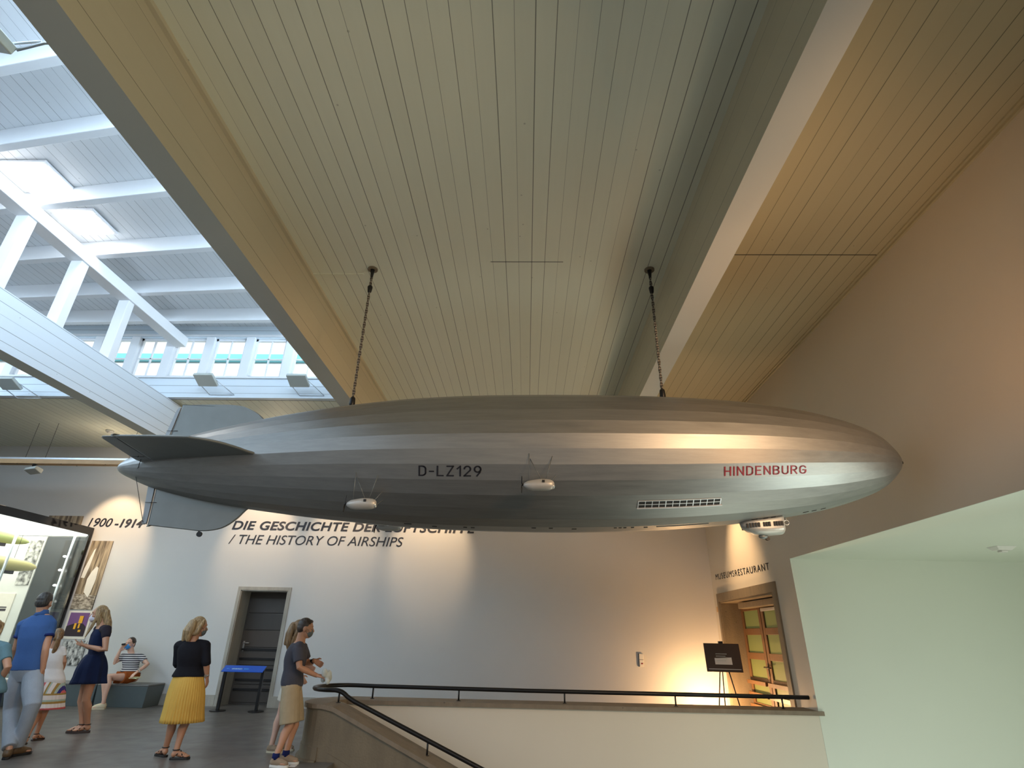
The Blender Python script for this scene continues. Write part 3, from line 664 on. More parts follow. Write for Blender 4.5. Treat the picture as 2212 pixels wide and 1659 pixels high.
STROKES = {                                                        # narrow engineering capitals: (advance, strokes), cap height 1
    'D': (.56, [[(0, 0), (0, 1), (.22, 1)] + arc(.22, .70, .34, .30, 90, 0) + arc(.22, .30, .34, .30, 0, -90) + [(0, 0)]]), '-': (.34, [[(0, .45), (.34, .45)]]),
    'L': (.50, [[(0, 1), (0, 0), (.50, 0)]]), 'Z': (.54, [[(0, 1), (.54, 1), (0, 0), (.54, 0)]]), '1': (.26, [[(0, .74), (.26, 1), (.26, 0)]]),
    '2': (.54, [arc(.27, .72, .27, .28, 175, -30) + [(0, 0), (.54, 0)]]), '9': (.54, [arc(.27, .70, .27, .30, -20, 340, 18), [(.53, .62), (.46, .36), (.22, 0)]]),
    'H': (.56, [[(0, 0), (0, 1)], [(.56, 0), (.56, 1)], [(0, .5), (.56, .5)]]), 'I': (.0, [[(0, 0), (0, 1)]]), 'N': (.58, [[(0, 0), (0, 1), (.58, 0), (.58, 1)]]),
    'E': (.48, [[(.48, 1), (0, 1), (0, 0), (.48, 0)], [(0, .52), (.42, .52)]]), 'B': (.56, [[(0, .52), (0, 1), (.28, 1)] + arc(.28, .76, .24, .24, 90, -90) + [(0, .52)], [(.28, .52)] + arc(.28, .26, .28, .26, 90, -90) + [(0, 0), (0, .52)]]),
    'U': (.56, [[(0, 1), (0, .28)] + arc(.28, .28, .28, .28, 180, 360, 12) + [(.56, 1)]]), 'R': (.56, [[(0, 0), (0, 1), (.27, 1)] + arc(.27, .74, .27, .26, 90, -90) + [(0, .48)], [(.28, .48), (.56, 0)]]),
    'G': (.58, [arc(.29, .70, .29, .30, 20, 180) + arc(.29, .30, .29, .30, 180, 360) + [(.58, .46), (.32, .46)]])}
def hull_text(name, s, x0, x1, d0, d1, mat, th, gap):
    """painted letters drawn as bands of even width that follow the hull"""
    total = sum(STROKES[c][0] for c in s) + gap * (len(s) - 1); bm = B(); o = 0
    W_ = total + th
    def put(q): return hull_pt(x0 + (x1 - x0) * (q[0] + th / 2) / W_, d0 + (d1 - d0) * (th / 2 + q[1] * (1 - th)), .0035)
    for c in s:
        adv, polys = STROKES[c]
        for pl in polys:
            P = [np.array((o + x, y)) for x, y in pl]
            for i in range(len(P) - 1):
                a, b_ = P[i], P[i + 1]; L = np.linalg.norm(b_ - a)
                if L < 1e-6: continue
                d = (b_ - a) / L; n = np.array((-d[1], d[0])) * th / 2; a2, b2 = a - d * th * .42, b_ + d * th * .42; m = max(1, int(L / .2)); prev = None
                for k in range(m + 1):
                    q = a2 + (b2 - a2) * k / m; cur = (bm.verts.new(put(q - n)), bm.verts.new(put(q + n)))
                    if prev: bm.faces.new((prev[0], cur[0], cur[1], prev[1]))
                    prev = cur
        o += adv + gap
    f_ = obj(name, bm, mat, ship); m_ = f_.modifiers.new('paint_thickness', 'SOLIDIFY'); m_.thickness = .002; m_.offset = 0; return f_
hull_text('registration_lettering', 'D-LZ129', -1.085, -.452, -27.6, -19.2, M['letter'], .145, .36)
hull_text('name_lettering', 'HINDENBURG', 1.955, 2.808, -28.3, -20.4, M['red'], .135, .36)

# ropes
def rope(x, lab):
    top = ZC - .001; bot = hz(x) + hr(x) + .002
    t = thing('suspension_rope', (x, HY, bot), lab, 'rope', 'ropes holding up the airship model')
    n = int((top - .35 - bot - .1) / .016); bm = B()
    for ph in (0, PI):
        tube(bm, [(x + .009 * math.cos(ph + i * .55), HY + .009 * math.sin(ph + i * .55), bot + .12 + i * (top - .12 - bot - .12) / n) for i in range(n + 1)], .010, 6)
    obj('rope', bm, M['rope'], t)
    bm = B(); cyl(bm, (x, HY, top - .02), .065, .02, 20); obj('ceiling_plate', bm, M['stonewarm'], t)
    bm = B(); limb(bm, [(x, HY, top - .02), (x, HY, top - .14)], [.03, .014]); obj('ceiling_hook', bm, M['black'], t)
    bm = B(); limb(bm, [(x, HY, top - .36), (x, HY, top - .30)], [.026, .034]); obj('turnbuckle', bm, M['black'], t)
    bm = B(); limb(bm, [(x, HY, bot + .07), (x, HY, bot + .14)], [.036, .032]); limb(bm, [(x, HY, bot), (x, HY, bot + .06)], [.014, .016]); obj('shackle', bm, M['black'], t)
rope(-2.095, 'twisted rope holding the tail half of the airship, left of the two'); rope(1.60, 'twisted rope holding the nose half of the airship, near the right beam')

# ================================================================== WALL LETTERING
YW = YB - .006
def wl(s, x0, x1, z, h, lab, **kw): return lettering('wall_lettering', s, (x0, YW, z), (x1, YW, z), h, (0, 0, 1), M['letter'], None, depth=.007, label=lab, cat='lettering', **kw)
wl('DIE GESCHICHTE DER LUFTSCHIFFE', -7.466, -1.277, 3.872, .212, 'bold black lettering reading DIE GESCHICHTE DER LUFTSCHIFFE on the back wall', bold=.022, shear=.18, spacing=1.06)
wl('/ THE HISTORY OF AIRSHIPS', -7.47, -3.07, 3.515, .225, 'thin slanted black lettering reading THE HISTORY OF AIRSHIPS on the back wall', shear=.2, bold=-.004)
wl('1900', -11.206, -10.60, 3.885, .212, 'thin slanted black figures 1900 on the back wall above the showcase', shear=.2, bold=.004)
wl('-1914', -10.52, -9.80, 3.878, .212, 'bold slanted black figures 1914 on the back wall beside the lower fin', shear=.2, bold=.02)
lettering('wall_lettering', 'MUSEUMSRESTAURANT', (XR - .003, 13.57, 2.835), (XR - .006, 10.53, 2.742), .125, (0, 0, 1), M['letter'], None, bold=-.006, spacing=1.22, depth=.003, label='black lettering reading MUSEUMSRESTAURANT above the wooden glazed door', cat='lettering')

# ================================================================== HANDRAIL
h0, h1 = at(735, 1499, 8.75), at(1028, 1655, 8.75); sl = (h1.z - h0.z) / (h1.x - h0.x)
pts = [(4.42, 9.86, .772), (2, 9.86, .772), (0, 9.86, .772), (-2.4, 9.86, .785)]
for k in range(0, 11): a = PI / 2 + PI * k / 10; pts.append((-2.68 + .46 * math.cos(a), 9.305 + .555 * math.sin(a), .79 + .002 * k))
pts += [(-2.64, 8.75, .803), (-2.59, 8.75, .790), (-2.545, 8.75, .765), (-2.50, 8.75, h0.z + sl * (-2.50 - h0.x) + .012)]
for x in (-2.40, -2.0, -1, 0, 1.5, 3.0): pts.append((x, 8.75, h0.z + sl * (x - h0.x)))
rail = thing('handrail', (-2.62, 9.3, .64), 'black tubular handrail bending round the stone parapet and down the stairs', 'handrail')
obj('rail', tube(B(), pts, .030, 12), M['black'], rail)
def rail_post(x, y, zt, zb):
    bm = B(); tube(bm, [(x, y, zb), (x, y, zt)], .013, 10); cyl(bm, (x, y, zb), .032, .008, 14); obj('post', bm, M['black'], rail)
for x in (-2.42, -1.05, .62, 2.35, 4.0): rail_post(x, 9.86, .775, .61)
rail_post(-2.62, 8.75, .80, .655)
for x in (-1.32, .4, 2.0): rail_post(x, 8.75, h0.z + sl * (x - h0.x), zs(x) - .002)

# ================================================================== LIGHT TRACK AND LAMPS
tr = thing('lighting_beam', (-7, 12.05, 5.0), 'long pale timber lighting beam hung on thin wires in front of the back wall', 'lighting beam')
bx0, bx1 = -15.6, 1.5
obj('upper_board', box(B(), (bx0, 11.97, 5.075), (bx1, 12.16, 5.115)), M['alu'], tr)
bm = B(); box(bm, (bx0, 11.97, 4.975), (bx1, 12.04, 5.075)); box(bm, (bx0, 12.09, 4.975), (bx1, 12.16, 5.075)); obj('side_board', bm, M['timber'], tr)
obj('track', box(B(), (bx0, 12.04, 4.99), (bx1, 12.09, 5.07)), M['dark'], tr)
for x in (-11.78, -11.3, -9.3, -8.8, -6.0, -5.5): obj('wire', tube(B(), [(x, 12.06, 5.11), (x, 12.06, ZC)], .004, 6), M['black'], tr)
bm = B()
for i in range(14):
    for y in (11.985, 12.145): cyl(bm, (-15 + 1.05 * i + (0 if y < 12 else .25), y, 4.968), .012, .01, 8)
obj('screw', bm, M['black'], tr)
def spot_lamp(x, lab):
    t = thing('spotlight', (x, 12.06, 4.75), lab, 'spotlight', 'spotlights under the lighting beam')
    bm = B(); limb(bm, [(x + .02, 12.06, 4.985), (x, 12.06, 4.93)], [.045, .035]); obj('adapter', bm, M['black'], t)
    bm = B(); hexa(bm, [(x - .15, 12.0, 4.82), (x + .10, 12.0, 4.86), (x + .10, 12.22, 4.80), (x - .15, 12.22, 4.76), (x - .13, 12.0, 4.88), (x + .12, 12.0, 4.93), (x + .12, 12.22, 4.90), (x - .13, 12.22, 4.85)]); obj('housing', bm, M['floodgrey'], t, bevel=.012)
    bm = B(); hexa(bm, [(x - .14, 12.22, 4.77), (x + .09, 12.22, 4.81), (x + .09, 12.232, 4.81), (x - .14, 12.232, 4.77), (x - .13, 12.22, 4.84), (x + .11, 12.22, 4.89), (x + .11, 12.232, 4.89), (x - .13, 12.232, 4.84)]); obj('lens', bm, M['offwhite'], t)
spot_lamp(-11.5, 'small grey spotlight under the lighting beam at the left edge')
def flood(c, lab, flip=1):
    x, y, z = c; t = thing('floodlight', (x, YS, z - .12), lab, 'floodlight', 'floodlights on the roof-light wall')
    bm = B(); hexa(bm, [(x - .20, y - .14, z + .03), (x + .20, y - .14, z + .03), (x + .20, y + .16, z - .10), (x - .20, y + .16, z - .10), (x - .20, y - .11, z + .09), (x + .20, y - .11, z + .09), (x + .20, y + .19, z - .04), (x - .20, y + .19, z - .04)]); obj('housing', bm, M['floodgrey'], t, bevel=.012)
    bm = B()
    tube(bm, [(x + .21, y + .05, z + .0), (x + .42, YS - .01, z - .16), (x - .10, YS - .01, z - .16), (x - .19, y + .1, z - .04)], .010, 6)
    obj('bracket', bm, M['alu'], t)
flood((-6.62, 9.95, 6.22), 'grey floodlight under the skylight windows, nearest the truss end'); flood((-4.70, 9.95, 6.22), 'grey floodlight under the skylight windows, nearest the left beam'); flood((-10.75, 9.95, 6.10), 'grey floodlight below the far windows at the left edge')
t = thing('floodlight', (-3.9, 2.6, 5.4), 'grey floodlight in the top left corner hung beside the left beam', 'floodlight', None)
bm = B(); hexa(bm, [(-4.35, 2.32, 5.52), (-3.86, 2.32, 5.40), (-3.86, 2.56, 5.40), (-4.35, 2.56, 5.52), (-4.33, 2.32, 5.60), (-3.84, 2.32, 5.48), (-3.84, 2.56, 5.48), (-4.33, 2.56, 5.60)]); obj('housing', bm, M['floodgrey'], t, bevel=.01)
bm = B(); tube(bm, [(-3.85, 2.56, 5.46), (-3.72, 2.60, 5.60), (-3.26, 2.60, 5.62)], .012, 6); tube(bm, [(-4.1, 2.56, 5.52), (-3.75, 2.60, 5.62)], .010, 6); obj('bracket', bm, M['alu'], t)
bm = B(); c0 = atz_ = at(236, 936, 12.55); cyl(bm, (c0.x, 12.55, ZC - .04), .09, .04, 20); cyl(bm, (c0.x, 12.55, ZC - .065), .05, .03, 16)
obj('smoke_detector', bm, M['offwhite'], None, 'round white smoke detector on the boarded ceiling above the tail', 'smoke detector', smooth=True)
bm = B(); hexa(bm, [(6.62, 8.05, 2.78), (6.80, 8.05, 2.78), (6.80, 8.17, 2.78), (6.62, 8.17, 2.78), (6.57, 8.0, 2.83), (6.85, 8.0, 2.83), (6.85, 8.2, 2.83), (6.57, 8.2, 2.83)]); box(bm, (6.67, 8.07, 2.755), (6.76, 8.15, 2.78))
obj('motion_sensor', bm, M['offwhite'], None, 'small white motion sensor on the low green-white ceiling at the right', 'sensor', bevel=.006)

# ================================================================== SHOWCASE AND BENCHES
CX = -11.0
case = thing('showcase', (-12.2, 11, 0), 'tall glass showcase with a black top band and bright ceiling at the left edge', 'showcase')
bm = B(); box(bm, (-14.2, 8.2, 0), (CX, 13.88, .55)); obj('plinth', bm, M['grey'], case, bevel=.01)
obj('top_band', box(B(), (-14.2, 8.2, 3.66), (CX, 13.88, 3.84)), M['blackgloss'], case, bevel=.006)
obj('light_ceiling', box(B(), (-14.1, 8.3, 3.63), (CX - .04, 13.82, 3.655)), M['caseglow'], case)
obj('glass_wall', box(B(), (CX - .03, 8.2, .55), (CX - .015, 13.80, 3.66)), M['caseglass'], case)
obj('end_post', box(B(), (CX - .05, 13.78, .55), (CX, 13.88, 3.66)), M['blackgloss'], case)
obj('end_panel', box(B(), (-12.05, 13.80, .55), (CX - .06, 13.86, 3.60)), plain('dark_slate_panel', (.018, .028, .034), .25), case)
obj('inner_wall', box(B(), (-14.2, 8.2, .55), (-14.05, 13.86, 3.62)), M['offwhite'], case)
obj('picture_panel', box(B(), (-14.0, 13.78, .55), (-12.06, 13.84, 3.60)), M['offwhite'], case)
for y in (13.72, 12.1, 10.2):
    po = obj('silver_post', tube(B(), [(-11.3, y, .55), (-11.3, y, 3.64)], .030, 12), M['alu'], case)
    if y > 13:
        for z in (1.75, 2.1, 2.45, 2.80, 3.12): obj('lamp', ell(B(), (-11.37, y - .02, z), (.04, .03, .025)), M['bulb'], po)
def pattern(name, a, b_, scale, thr=.5, stretch=(1, 1, 1)):
    m, t, b = nodes(name); g = N(t, 'ShaderNodeNewGeometry'); mp = N(t, 'ShaderNodeMapping'); mp.inputs['Scale'].default_value = stretch; t.links.new(g.outputs['Position'], mp.inputs[0])
    nz = N(t, 'ShaderNodeTexNoise'); nz.inputs['Scale'].default_value = scale; nz.inputs['Detail'].default_value = 6; t.links.new(mp.outputs[0], nz.inputs['Vector'])
    r = N(t, 'ShaderNodeValToRGB'); r.color_ramp.elements[0].position = thr - .14; r.color_ramp.elements[1].position = thr + .14; r.color_ramp.elements[0].color = (*a, 1); r.color_ramp.elements[1].color = (*b_, 1)
    t.links.new(nz.outputs[0], r.inputs[0]); t.links.new(r.outputs[0], b.inputs['Base Color']); b.inputs['Roughness'].default_value = .6; return m
M['photo_grey'] = pattern('old_photo_print', (.05, .05, .045), (.62, .60, .55), 11, .5)
M['photo_crowd'] = pattern('crowd_photo_print', (.03, .03, .03), (.68, .67, .64), 16, .5, (1, 1, .6))
M['photo_sepia'] = pattern('sepia_photo_print', (.10, .065, .035), (.46, .35, .22), 5, .5, (3.5, 1, .35))
M['photo_ground'] = pattern('sepia_ground_print', (.12, .09, .06), (.55, .47, .37), 14, .5, (1, 1, 2))
M['cream'] = plain('pale_print', (.80, .74, .64), .6, 0, .08, 10)
M['purple'] = plain('purple_print', (.17, .07, .21), .6, 0, .1, 8)
M['yellow'] = plain('yellow_print', (.85, .42, .02), .6, 0, .08, 8)
M['inkdark'] = plain('dark_print', (.02, .008, .016), .6, 0, .1, 8)
M['modelskin'] = plain('yellow_model_airship', (.78, .68, .30), .45, 0, .06, 5)
M['modelgreen'] = plain('olive_model_airship', (.42, .46, .16), .45, 0, .06, 5)
# pictures inside the showcase
for i, (x0, x1, z0, z1, m_) in enumerate(((-12.42, -12.10, 2.45, 3.5, 'photo_grey'), (-13.6, -12.3, 1.25, 2.25, 'cream'), (-13.6, -12.3, .75, 1.15, 'photo_crowd'))):
    p_ = obj('display_board', box(B(), (x0, 13.755, z0), (x1, 13.78, z1)), M[m_], None, ('narrow grey photo board beside the dark panel inside the showcase', 'large cream drawing board standing inside the showcase behind the man', 'low crowd photo board at the foot of the cream board in the showcase')[i], 'board', 'boards inside the showcase')
    if m_ == 'cream':
        for z in (1.93, 1.86, 1.55): obj('drawn_line', box(B(), (x0 + .06, 13.75, z), (x1 - .10, 13.756, z + (.05 if z == 1.86 else .025))), M['inkdark'], p_)
def small_ship(y0, y1, z, x, r, mats, lab):
    t = thing('model_airship', (x, (y0 + y1) / 2, z), lab, 'model airship', 'model airships inside the showcase'); bm = B(); rings = []
    for k in range(25):
        q = k / 24; rr = r * (max(1e-4, 1 - abs(2 * q - .9) ** 2.6 / (1.1 ** 2.6 if q > .45 else .9 ** 2.6)) ** .55); y = y0 + (y1 - y0) * q
        rings.append([(x + rr * math.cos(a), y, z + rr * math.sin(a)) for a in [2 * PI * j / 18 for j in range(18)]])
    cap(bm, loft(bm, rings)); obj('hull', bm, mats, t)
    for s_ in (-1, 1):
        bm = B(); hexa(bm, [(x - .008, y0 + .12, z + s_ * .06), (x + .008, y0 + .12, z + s_ * .06), (x + .008, y0 + .4, z + s_ * .10), (x - .008, y0 + .4, z + s_ * .10), (x - .008, y0 + .14, z + s_ * .26), (x + .008, y0 + .14, z + s_ * .26), (x + .008, y0 + .32, z + s_ * .22), (x - .008, y0 + .32, z + s_ * .22)]); obj('fin', bm, mats, t)
    bm = B(); box(bm, (x - .03, y0 + (y1 - y0) * .62, z - r - .05), (x + .03, y0 + (y1 - y0) * .74, z - r + .03)); obj('gondola', bm, M['inkdark'], t)
    for q in (.3, .7): obj('hanging_wire', tube(B(), [(x, y0 + (y1 - y0) * q, z + r * .8), (x, y0 + (y1 - y0) * q, 3.63)], .004, 6), M['black'], t)
small_ship(11.0, 13.30, 2.80, -11.62, .15, M['modelskin'], 'yellow-lit model airship hanging lower in the showcase')
small_ship(10.6, 13.00, 3.34, -11.75, .13, M['modelgreen'], 'olive model airship hanging higher in the showcase')
# prints on the back wall
def pic(x0, x1, z0, z1, m_, lab, th=.02):
    return obj('wall_print', box(B(), (x0, YB - th, z0), (x1, YB, z1)), M[m_], None, lab, 'picture', 'pictures on the back wall beside the showcase')
p1 = pic(-10.95, -10.41, 1.93, 3.53, 'photo_sepia', 'tall sepia photograph with a pale figure hung beside the showcase')
yf = YB - .022
bm = B(); hexa(bm, [(-10.95, yf, 1.93), (-10.41, yf, 1.93), (-10.41, YB, 1.93), (-10.95, YB, 1.93), (-10.95, yf, 2.28), (-10.41, yf, 2.25), (-10.41, YB, 2.25), (-10.95, YB, 2.28)]); obj('ground_strip', bm, M['photo_ground'], p1)
def blob(pts, y): 
    bm = B(); n = len(pts); a = [bm.verts.new((x, y, z)) for x, z in pts]; c_ = [bm.verts.new((x, y + .006, z)) for x, z in pts]
    bm.faces.new(a); bm.faces.new(c_[::-1])
    for i in range(n): bm.faces.new((a[i], a[(i + 1) % n], c_[(i + 1) % n], c_[i]))
    return bm
obj('pale_shape', blob([(-10.74, 2.32), (-10.60, 2.20), (-10.57, 2.32), (-10.54, 2.62), (-10.56, 2.88), (-10.62, 2.92), (-10.70, 2.80), (-10.76, 2.62)], yf - .004), M['cream'], p1)
obj('pale_shape', blob([(-10.93, 2.65), (-10.84, 2.64), (-10.80, 2.9), (-10.78, 3.35), (-10.82, 3.30), (-10.92, 2.85)], yf - .003), M['cream'], p1)
p2 = pic(-10.93, -10.36, 1.29, 1.90, 'cream', 'white-bordered print of purple, black and yellow shapes below the sepia photograph')
obj('purple_field', box(B(), (-10.88, yf - .002, 1.35), (-10.41, yf, 1.86)), M['purple'], p2)
obj('dark_field', blob([(-10.88, 1.35), (-10.41, 1.35), (-10.41, 1.55), (-10.50, 1.62), (-10.72, 1.62), (-10.88, 1.56)], yf - .009), M['inkdark'], p2)
for (x, z, w, h) in ((-10.70, 1.50, .05, .13), (-10.60, 1.52, .04, .10), (-10.62, 1.63, .09, .16), (-10.57, 1.44, .06, .05)): obj('yellow_shape', box(B(), (x, yf - .015, z), (x + w, yf - .009, z + h)), M['yellow'], p2)
pic(-10.85, -10.28, .74, 1.26, 'photo_crowd', 'black and white group photograph lowest of the prints beside the showcase')
pic(-12.30, -11.40, 3.70, 4.14, 'photo_sepia', 'wide sepia picture above the black top band of the showcase')
# benches along the back wall
def bench(x0, x1, y0, lab, top=.44):
    t = thing('bench', ((x0 + x1) / 2, 13.6, 0), lab, 'bench', 'grey benches along the back wall')
    bm = B(); hexa(bm, [(x0, y0 + .06, 0), (x1 - .04, y0 + .06, 0), (x1 - .04, YB - .035, 0), (x0, YB - .035, 0), (x0, y0 + .01, top - .035), (x1, y0 + .01, top - .035), (x1, YB - .035, top - .035), (x0, YB - .035, top - .035)]); obj('body', bm, M['grey'], t, bevel=.006)
    obj('seat_top', box(B(), (x0 - .0, y0, top - .035), (x1 + .01, YB - .035, top)), M['greytop'], t, bevel=.012)
bench(-9.28, -8.16, 13.25, 'grey box bench by the back wall with a woman sitting on it')
bench(-10.95, -9.30, 13.25, 'grey box bench between the seated woman and the showcase')
dp = thing('display_table', (-8.4, 9.9, 0), 'low grey and white display table behind the man in blue', 'table')
obj('table_top', box(B(), (-11.0, 9.5, .62), (-8.75, 10.6, .72)), M['offwhite'], dp, bevel=.01); obj('apron', box(B(), (-10.95, 9.55, .46), (-8.78, 10.55, .62)), M['grey'], dp)
obj('panel', box(B(), (-10.9, 9.7, 0), (-8.95, 10.4, .46)), M['timber'], dp)

# ================================================================== BARRIER, EASEL, SMALL WALL THINGS
bar = thing('barrier_sign', (-6.1, 13.15, 0), 'black two-post barrier with a sloping blue sign in front of the grey door', 'barrier')
for x in (-6.48, -5.66):
    obj('base', (cyl(B(), (x, 13.15, 0), .16, .018, 28)), M['black'], bar, bevel=.004)
    bm = B(); hexa(bm, [(x - .028, 13.125, .018), (x + .028, 13.125, .018), (x + .028, 13.175, .018), (x - .028, 13.175, .018), (x - .028, 13.125, .80), (x + .028, 13.125, .80), (x + .028, 13.175, .84), (x - .028, 13.175, .84)]); obj('post', bm, M['black'], bar, bevel=.004)
bm = B(); hexa(bm, [(-6.52, 13.03, .735), (-5.62, 13.03, .735), (-5.62, 13.20, .845), (-6.52, 13.20, .845), (-6.52, 13.022, .748), (-5.62, 13.022, .748), (-5.62, 13.192, .858), (-6.52, 13.192, .858)])
sg = obj('sign_panel', bm, M['blue'], bar, bevel=.003)
e_ = Vector((0, .17, .11)).normalized()
lettering('arrow', '<-', (-6.44, 13.075, .786), (-6.37, 13.075, .786), .03, e_, M['skyblue'], sg, depth=.004)
bm = B()                                                           # a line of print too small to read
for i in range(9): box(bm, (-6.32 + i * .026, 13.078 + (i % 3) * .002, .770), (-6.302 + i * .026, 13.108, .8055 + (i % 2) * .003))
obj('print_line', bm, plain('pale_blue_print', (.45, .65, .9), .5), sg)
bm = B()
for i in range(5): box(bm, (-6.06 + i * .022, 13.084, .772), (-6.047 + i * .022, 13.104, .8035))
obj('print_line', bm, M['skyblue'], sg)

ea = thing('easel', (3.87, 12.05, 0), 'black tripod easel with a dark brown notice board beside the wooden door', 'easel')
bd = obj('notice_board', hexa(B(), [(3.53, 12.00, 1.00), (4.20, 11.94, 1.00), (4.20, 11.965, 1.00), (3.53, 12.025, 1.00), (3.53, 12.06, 1.50), (4.20, 12.0, 1.50), (4.20, 12.025, 1.50), (3.53, 12.085, 1.50)]), M['board'], ea, bevel=.004)
obj('ledge', hexa(B(), [(3.56, 11.975, 1.045), (4.16, 11.92, 1.045), (4.16, 11.945, 1.045), (3.56, 12.0, 1.045), (3.56, 11.975, 1.055), (4.16, 11.92, 1.055), (4.16, 11.945, 1.055), (3.56, 12.0, 1.055)]), M['steel'], bd)
pp = obj('paper', hexa(B(), [(3.70, 11.998, 1.13), (4.02, 11.969, 1.13), (4.02, 11.975, 1.13), (3.70, 12.004, 1.13), (3.70, 12.032, 1.37), (4.02, 12.003, 1.37), (4.02, 12.009, 1.37), (3.70, 12.038, 1.37)]), M['paper'], bd)
for k, z in enumerate((1.31, 1.27, 1.23, 1.19)):
    f_ = (z - 1.13) / .24 * .034
    obj('text_line', hexa(B(), [(3.73, 11.992 + f_, z), (3.94 - .03 * (k % 2), 11.973 + f_, z), (3.94 - .03 * (k % 2), 11.976 + f_, z), (3.73, 11.995 + f_, z), (3.73, 11.992 + f_, z + .009), (3.94 - .03 * (k % 2), 11.973 + f_, z + .009), (3.94 - .03 * (k % 2), 11.976 + f_, z + .009), (3.73, 11.995 + f_, z + .009)]), M['floodgrey'], pp)
for a, b_ in (((3.86, 12.07, 1.42), (3.58, 11.92, 0)), ((3.88, 12.07, 1.42), (4.12, 11.90, 0)), ((3.87, 12.09, 1.42), (3.90, 12.42, 0))):
    obj('leg', tube(B(), [a, b_], .011, 8), M['black'], ea)
bm = B(); box(bm, (3.83, 12.05, 1.40), (3.91, 12.11, 1.54)); obj('head', bm, M['black'], ea, bevel=.006)

wc_ = obj('wall_control', box(B(), (2.575, YB - .035, .985), (2.675, YB, 1.245)), M['offwhite'], None, 'small white two-part call box on the back wall right of centre', 'wall control', bevel=.006)
obj('side_strip', box(B(), (2.565, YB - .030, .98), (2.577, YB, 1.25)), M['dark'], wc_); obj('seam', box(B(), (2.58, YB - .037, 1.12), (2.67, YB - .034, 1.128)), M['dark'], wc_); obj('red_button', box(B(), (2.615, YB - .04, 1.035), (2.65, YB - .034, 1.06)), M['red'], wc_)
obj('switch_plate', box(B(), (XR - .012, 13.68, 2.15), (XR, 13.78, 2.26)), M['timber'], None, 'small tan switch plate beside the top of the stone door frame', 'switch plate', bevel=.003)
pl = at(672, 1655, 8.2)
obj('paper_scrap', box(B(), (-2.98, 8.20, 0), (-2.90, 8.28, .004)), M['paper'], None, 'white scrap of paper on the floor by the parapet foot', 'paper')

# ================================================================== PEOPLE
def skin(name, c):
    m, t, b = nodes(name); nz = N(t, 'ShaderNodeTexNoise'); nz.inputs['Scale'].default_value = 9; tx = N(t, 'ShaderNodeTexCoord'); t.links.new(tx.outputs['Object'], nz.inputs['Vector'])
    t.links.new(mixc(t, nz.outputs[0], tuple(v * .88 for v in c), tuple(min(1, v * 1.1) for v in c)), b.inputs['Base Color'])
    b.inputs['Roughness'].default_value = .5; b.inputs['Subsurface Weight'].default_value = .12; b.inputs['Subsurface Radius'].default_value = (.02, .008, .004); b.inputs['Subsurface Scale'].default_value = .5; return m
def hairm(name, a, b_):
    m, t, b = nodes(name); tx = N(t, 'ShaderNodeTexCoord'); mp = N(t, 'ShaderNodeMapping'); mp.inputs['Scale'].default_value = (26, 26, 2.2); t.links.new(tx.outputs['Object'], mp.inputs[0])
    nz = N(t, 'ShaderNodeTexNoise'); nz.inputs['Scale'].default_value = 3.2; nz.inputs['Detail'].default_value = 4; t.links.new(mp.outputs[0], nz.inputs['Vector'])
    r = N(t, 'ShaderNodeValToRGB'); r.color_ramp.elements[0].position = .35; r.color_ramp.elements[1].position = .65; r.color_ramp.elements[0].color = (*a, 1); r.color_ramp.elements[1].color = (*b_, 1)
    t.links.new(nz.outputs[0], r.inputs[0]); t.links.new(r.outputs[0], b.inputs['Base Color']); b.inputs['Roughness'].default_value = .42
    bp = N(t, 'ShaderNodeBump'); bp.inputs['Strength'].default_value = .6; bp.inputs['Distance'].default_value = .012; t.links.new(nz.outputs[0], bp.inputs['Height']); t.links.new(bp.outputs[0], b.inputs['Normal']); return m
def cloth(name, c, bump=.25, scale=7): return plain(name, c, .85, 0, .14, scale, bump, .2)
SK1, SK2, SK3 = skin('fair_skin', (.56, .31, .215)), skin('tanned_skin', (.46, .235, .14)), skin('pale_skin', (.62, .38, .285))
H_BL, H_DB, H_BR = hairm('blond_hair', (.16, .095, .04), (.46, .31, .15)), hairm('dark_blond_hair', (.11, .062, .028), (.34, .20, .09)), hairm('brown_hair', (.018, .012, .009), (.055, .035, .024))
UP = Vector((0, 0, 1))
def V(p): return Vector(p)
def hand(bm, wr, d, n, s, curl=.5, thumb=1):
    """palm, four jointed fingers of unequal length and a thumb off the side of the palm; n = palm side"""
    d = V(d).normalized(); n = V(n); n = (n - d * n.dot(d)).normalized(); sd = d.cross(n) * thumb
    for o in (-.026, -.009, .009, .026): limb(bm, [wr + sd * o * .6 * s + d * .005 * s, wr + sd * o * s + d * .085 * s], [.0145 * s, .0125 * s], 8)
    for o, L in ((.030, .070), (.010, .080), (-.010, .075), (-.029, .058)):
        p = wr + sd * o * s + d * .085 * s; pts = [p]; dd = d.copy(); a = 0
        for k, f in enumerate((.45, .32, .23)):
            a = curl * (.45 + .55 * k); dd = (d * math.cos(a) + n * math.sin(a)).normalized(); p = p + dd * L * f * s; pts.append(p)
        limb(bm, pts, [.0098 * s, .0092 * s, .0086 * s, .0076 * s], 8)
    b0 = wr + sd * .024 * s + d * .022 * s; d1 = (d * .62 + sd * .65 + n * .35).normalized(); b1 = b0 + d1 * .045 * s; d2_ = (d * .85 + sd * .15 + n * .5).normalized()
    limb(bm, [b0, b1, b1 + d2_ * .032 * s], [.0135 * s, .0112 * s, .0088 * s], 8)
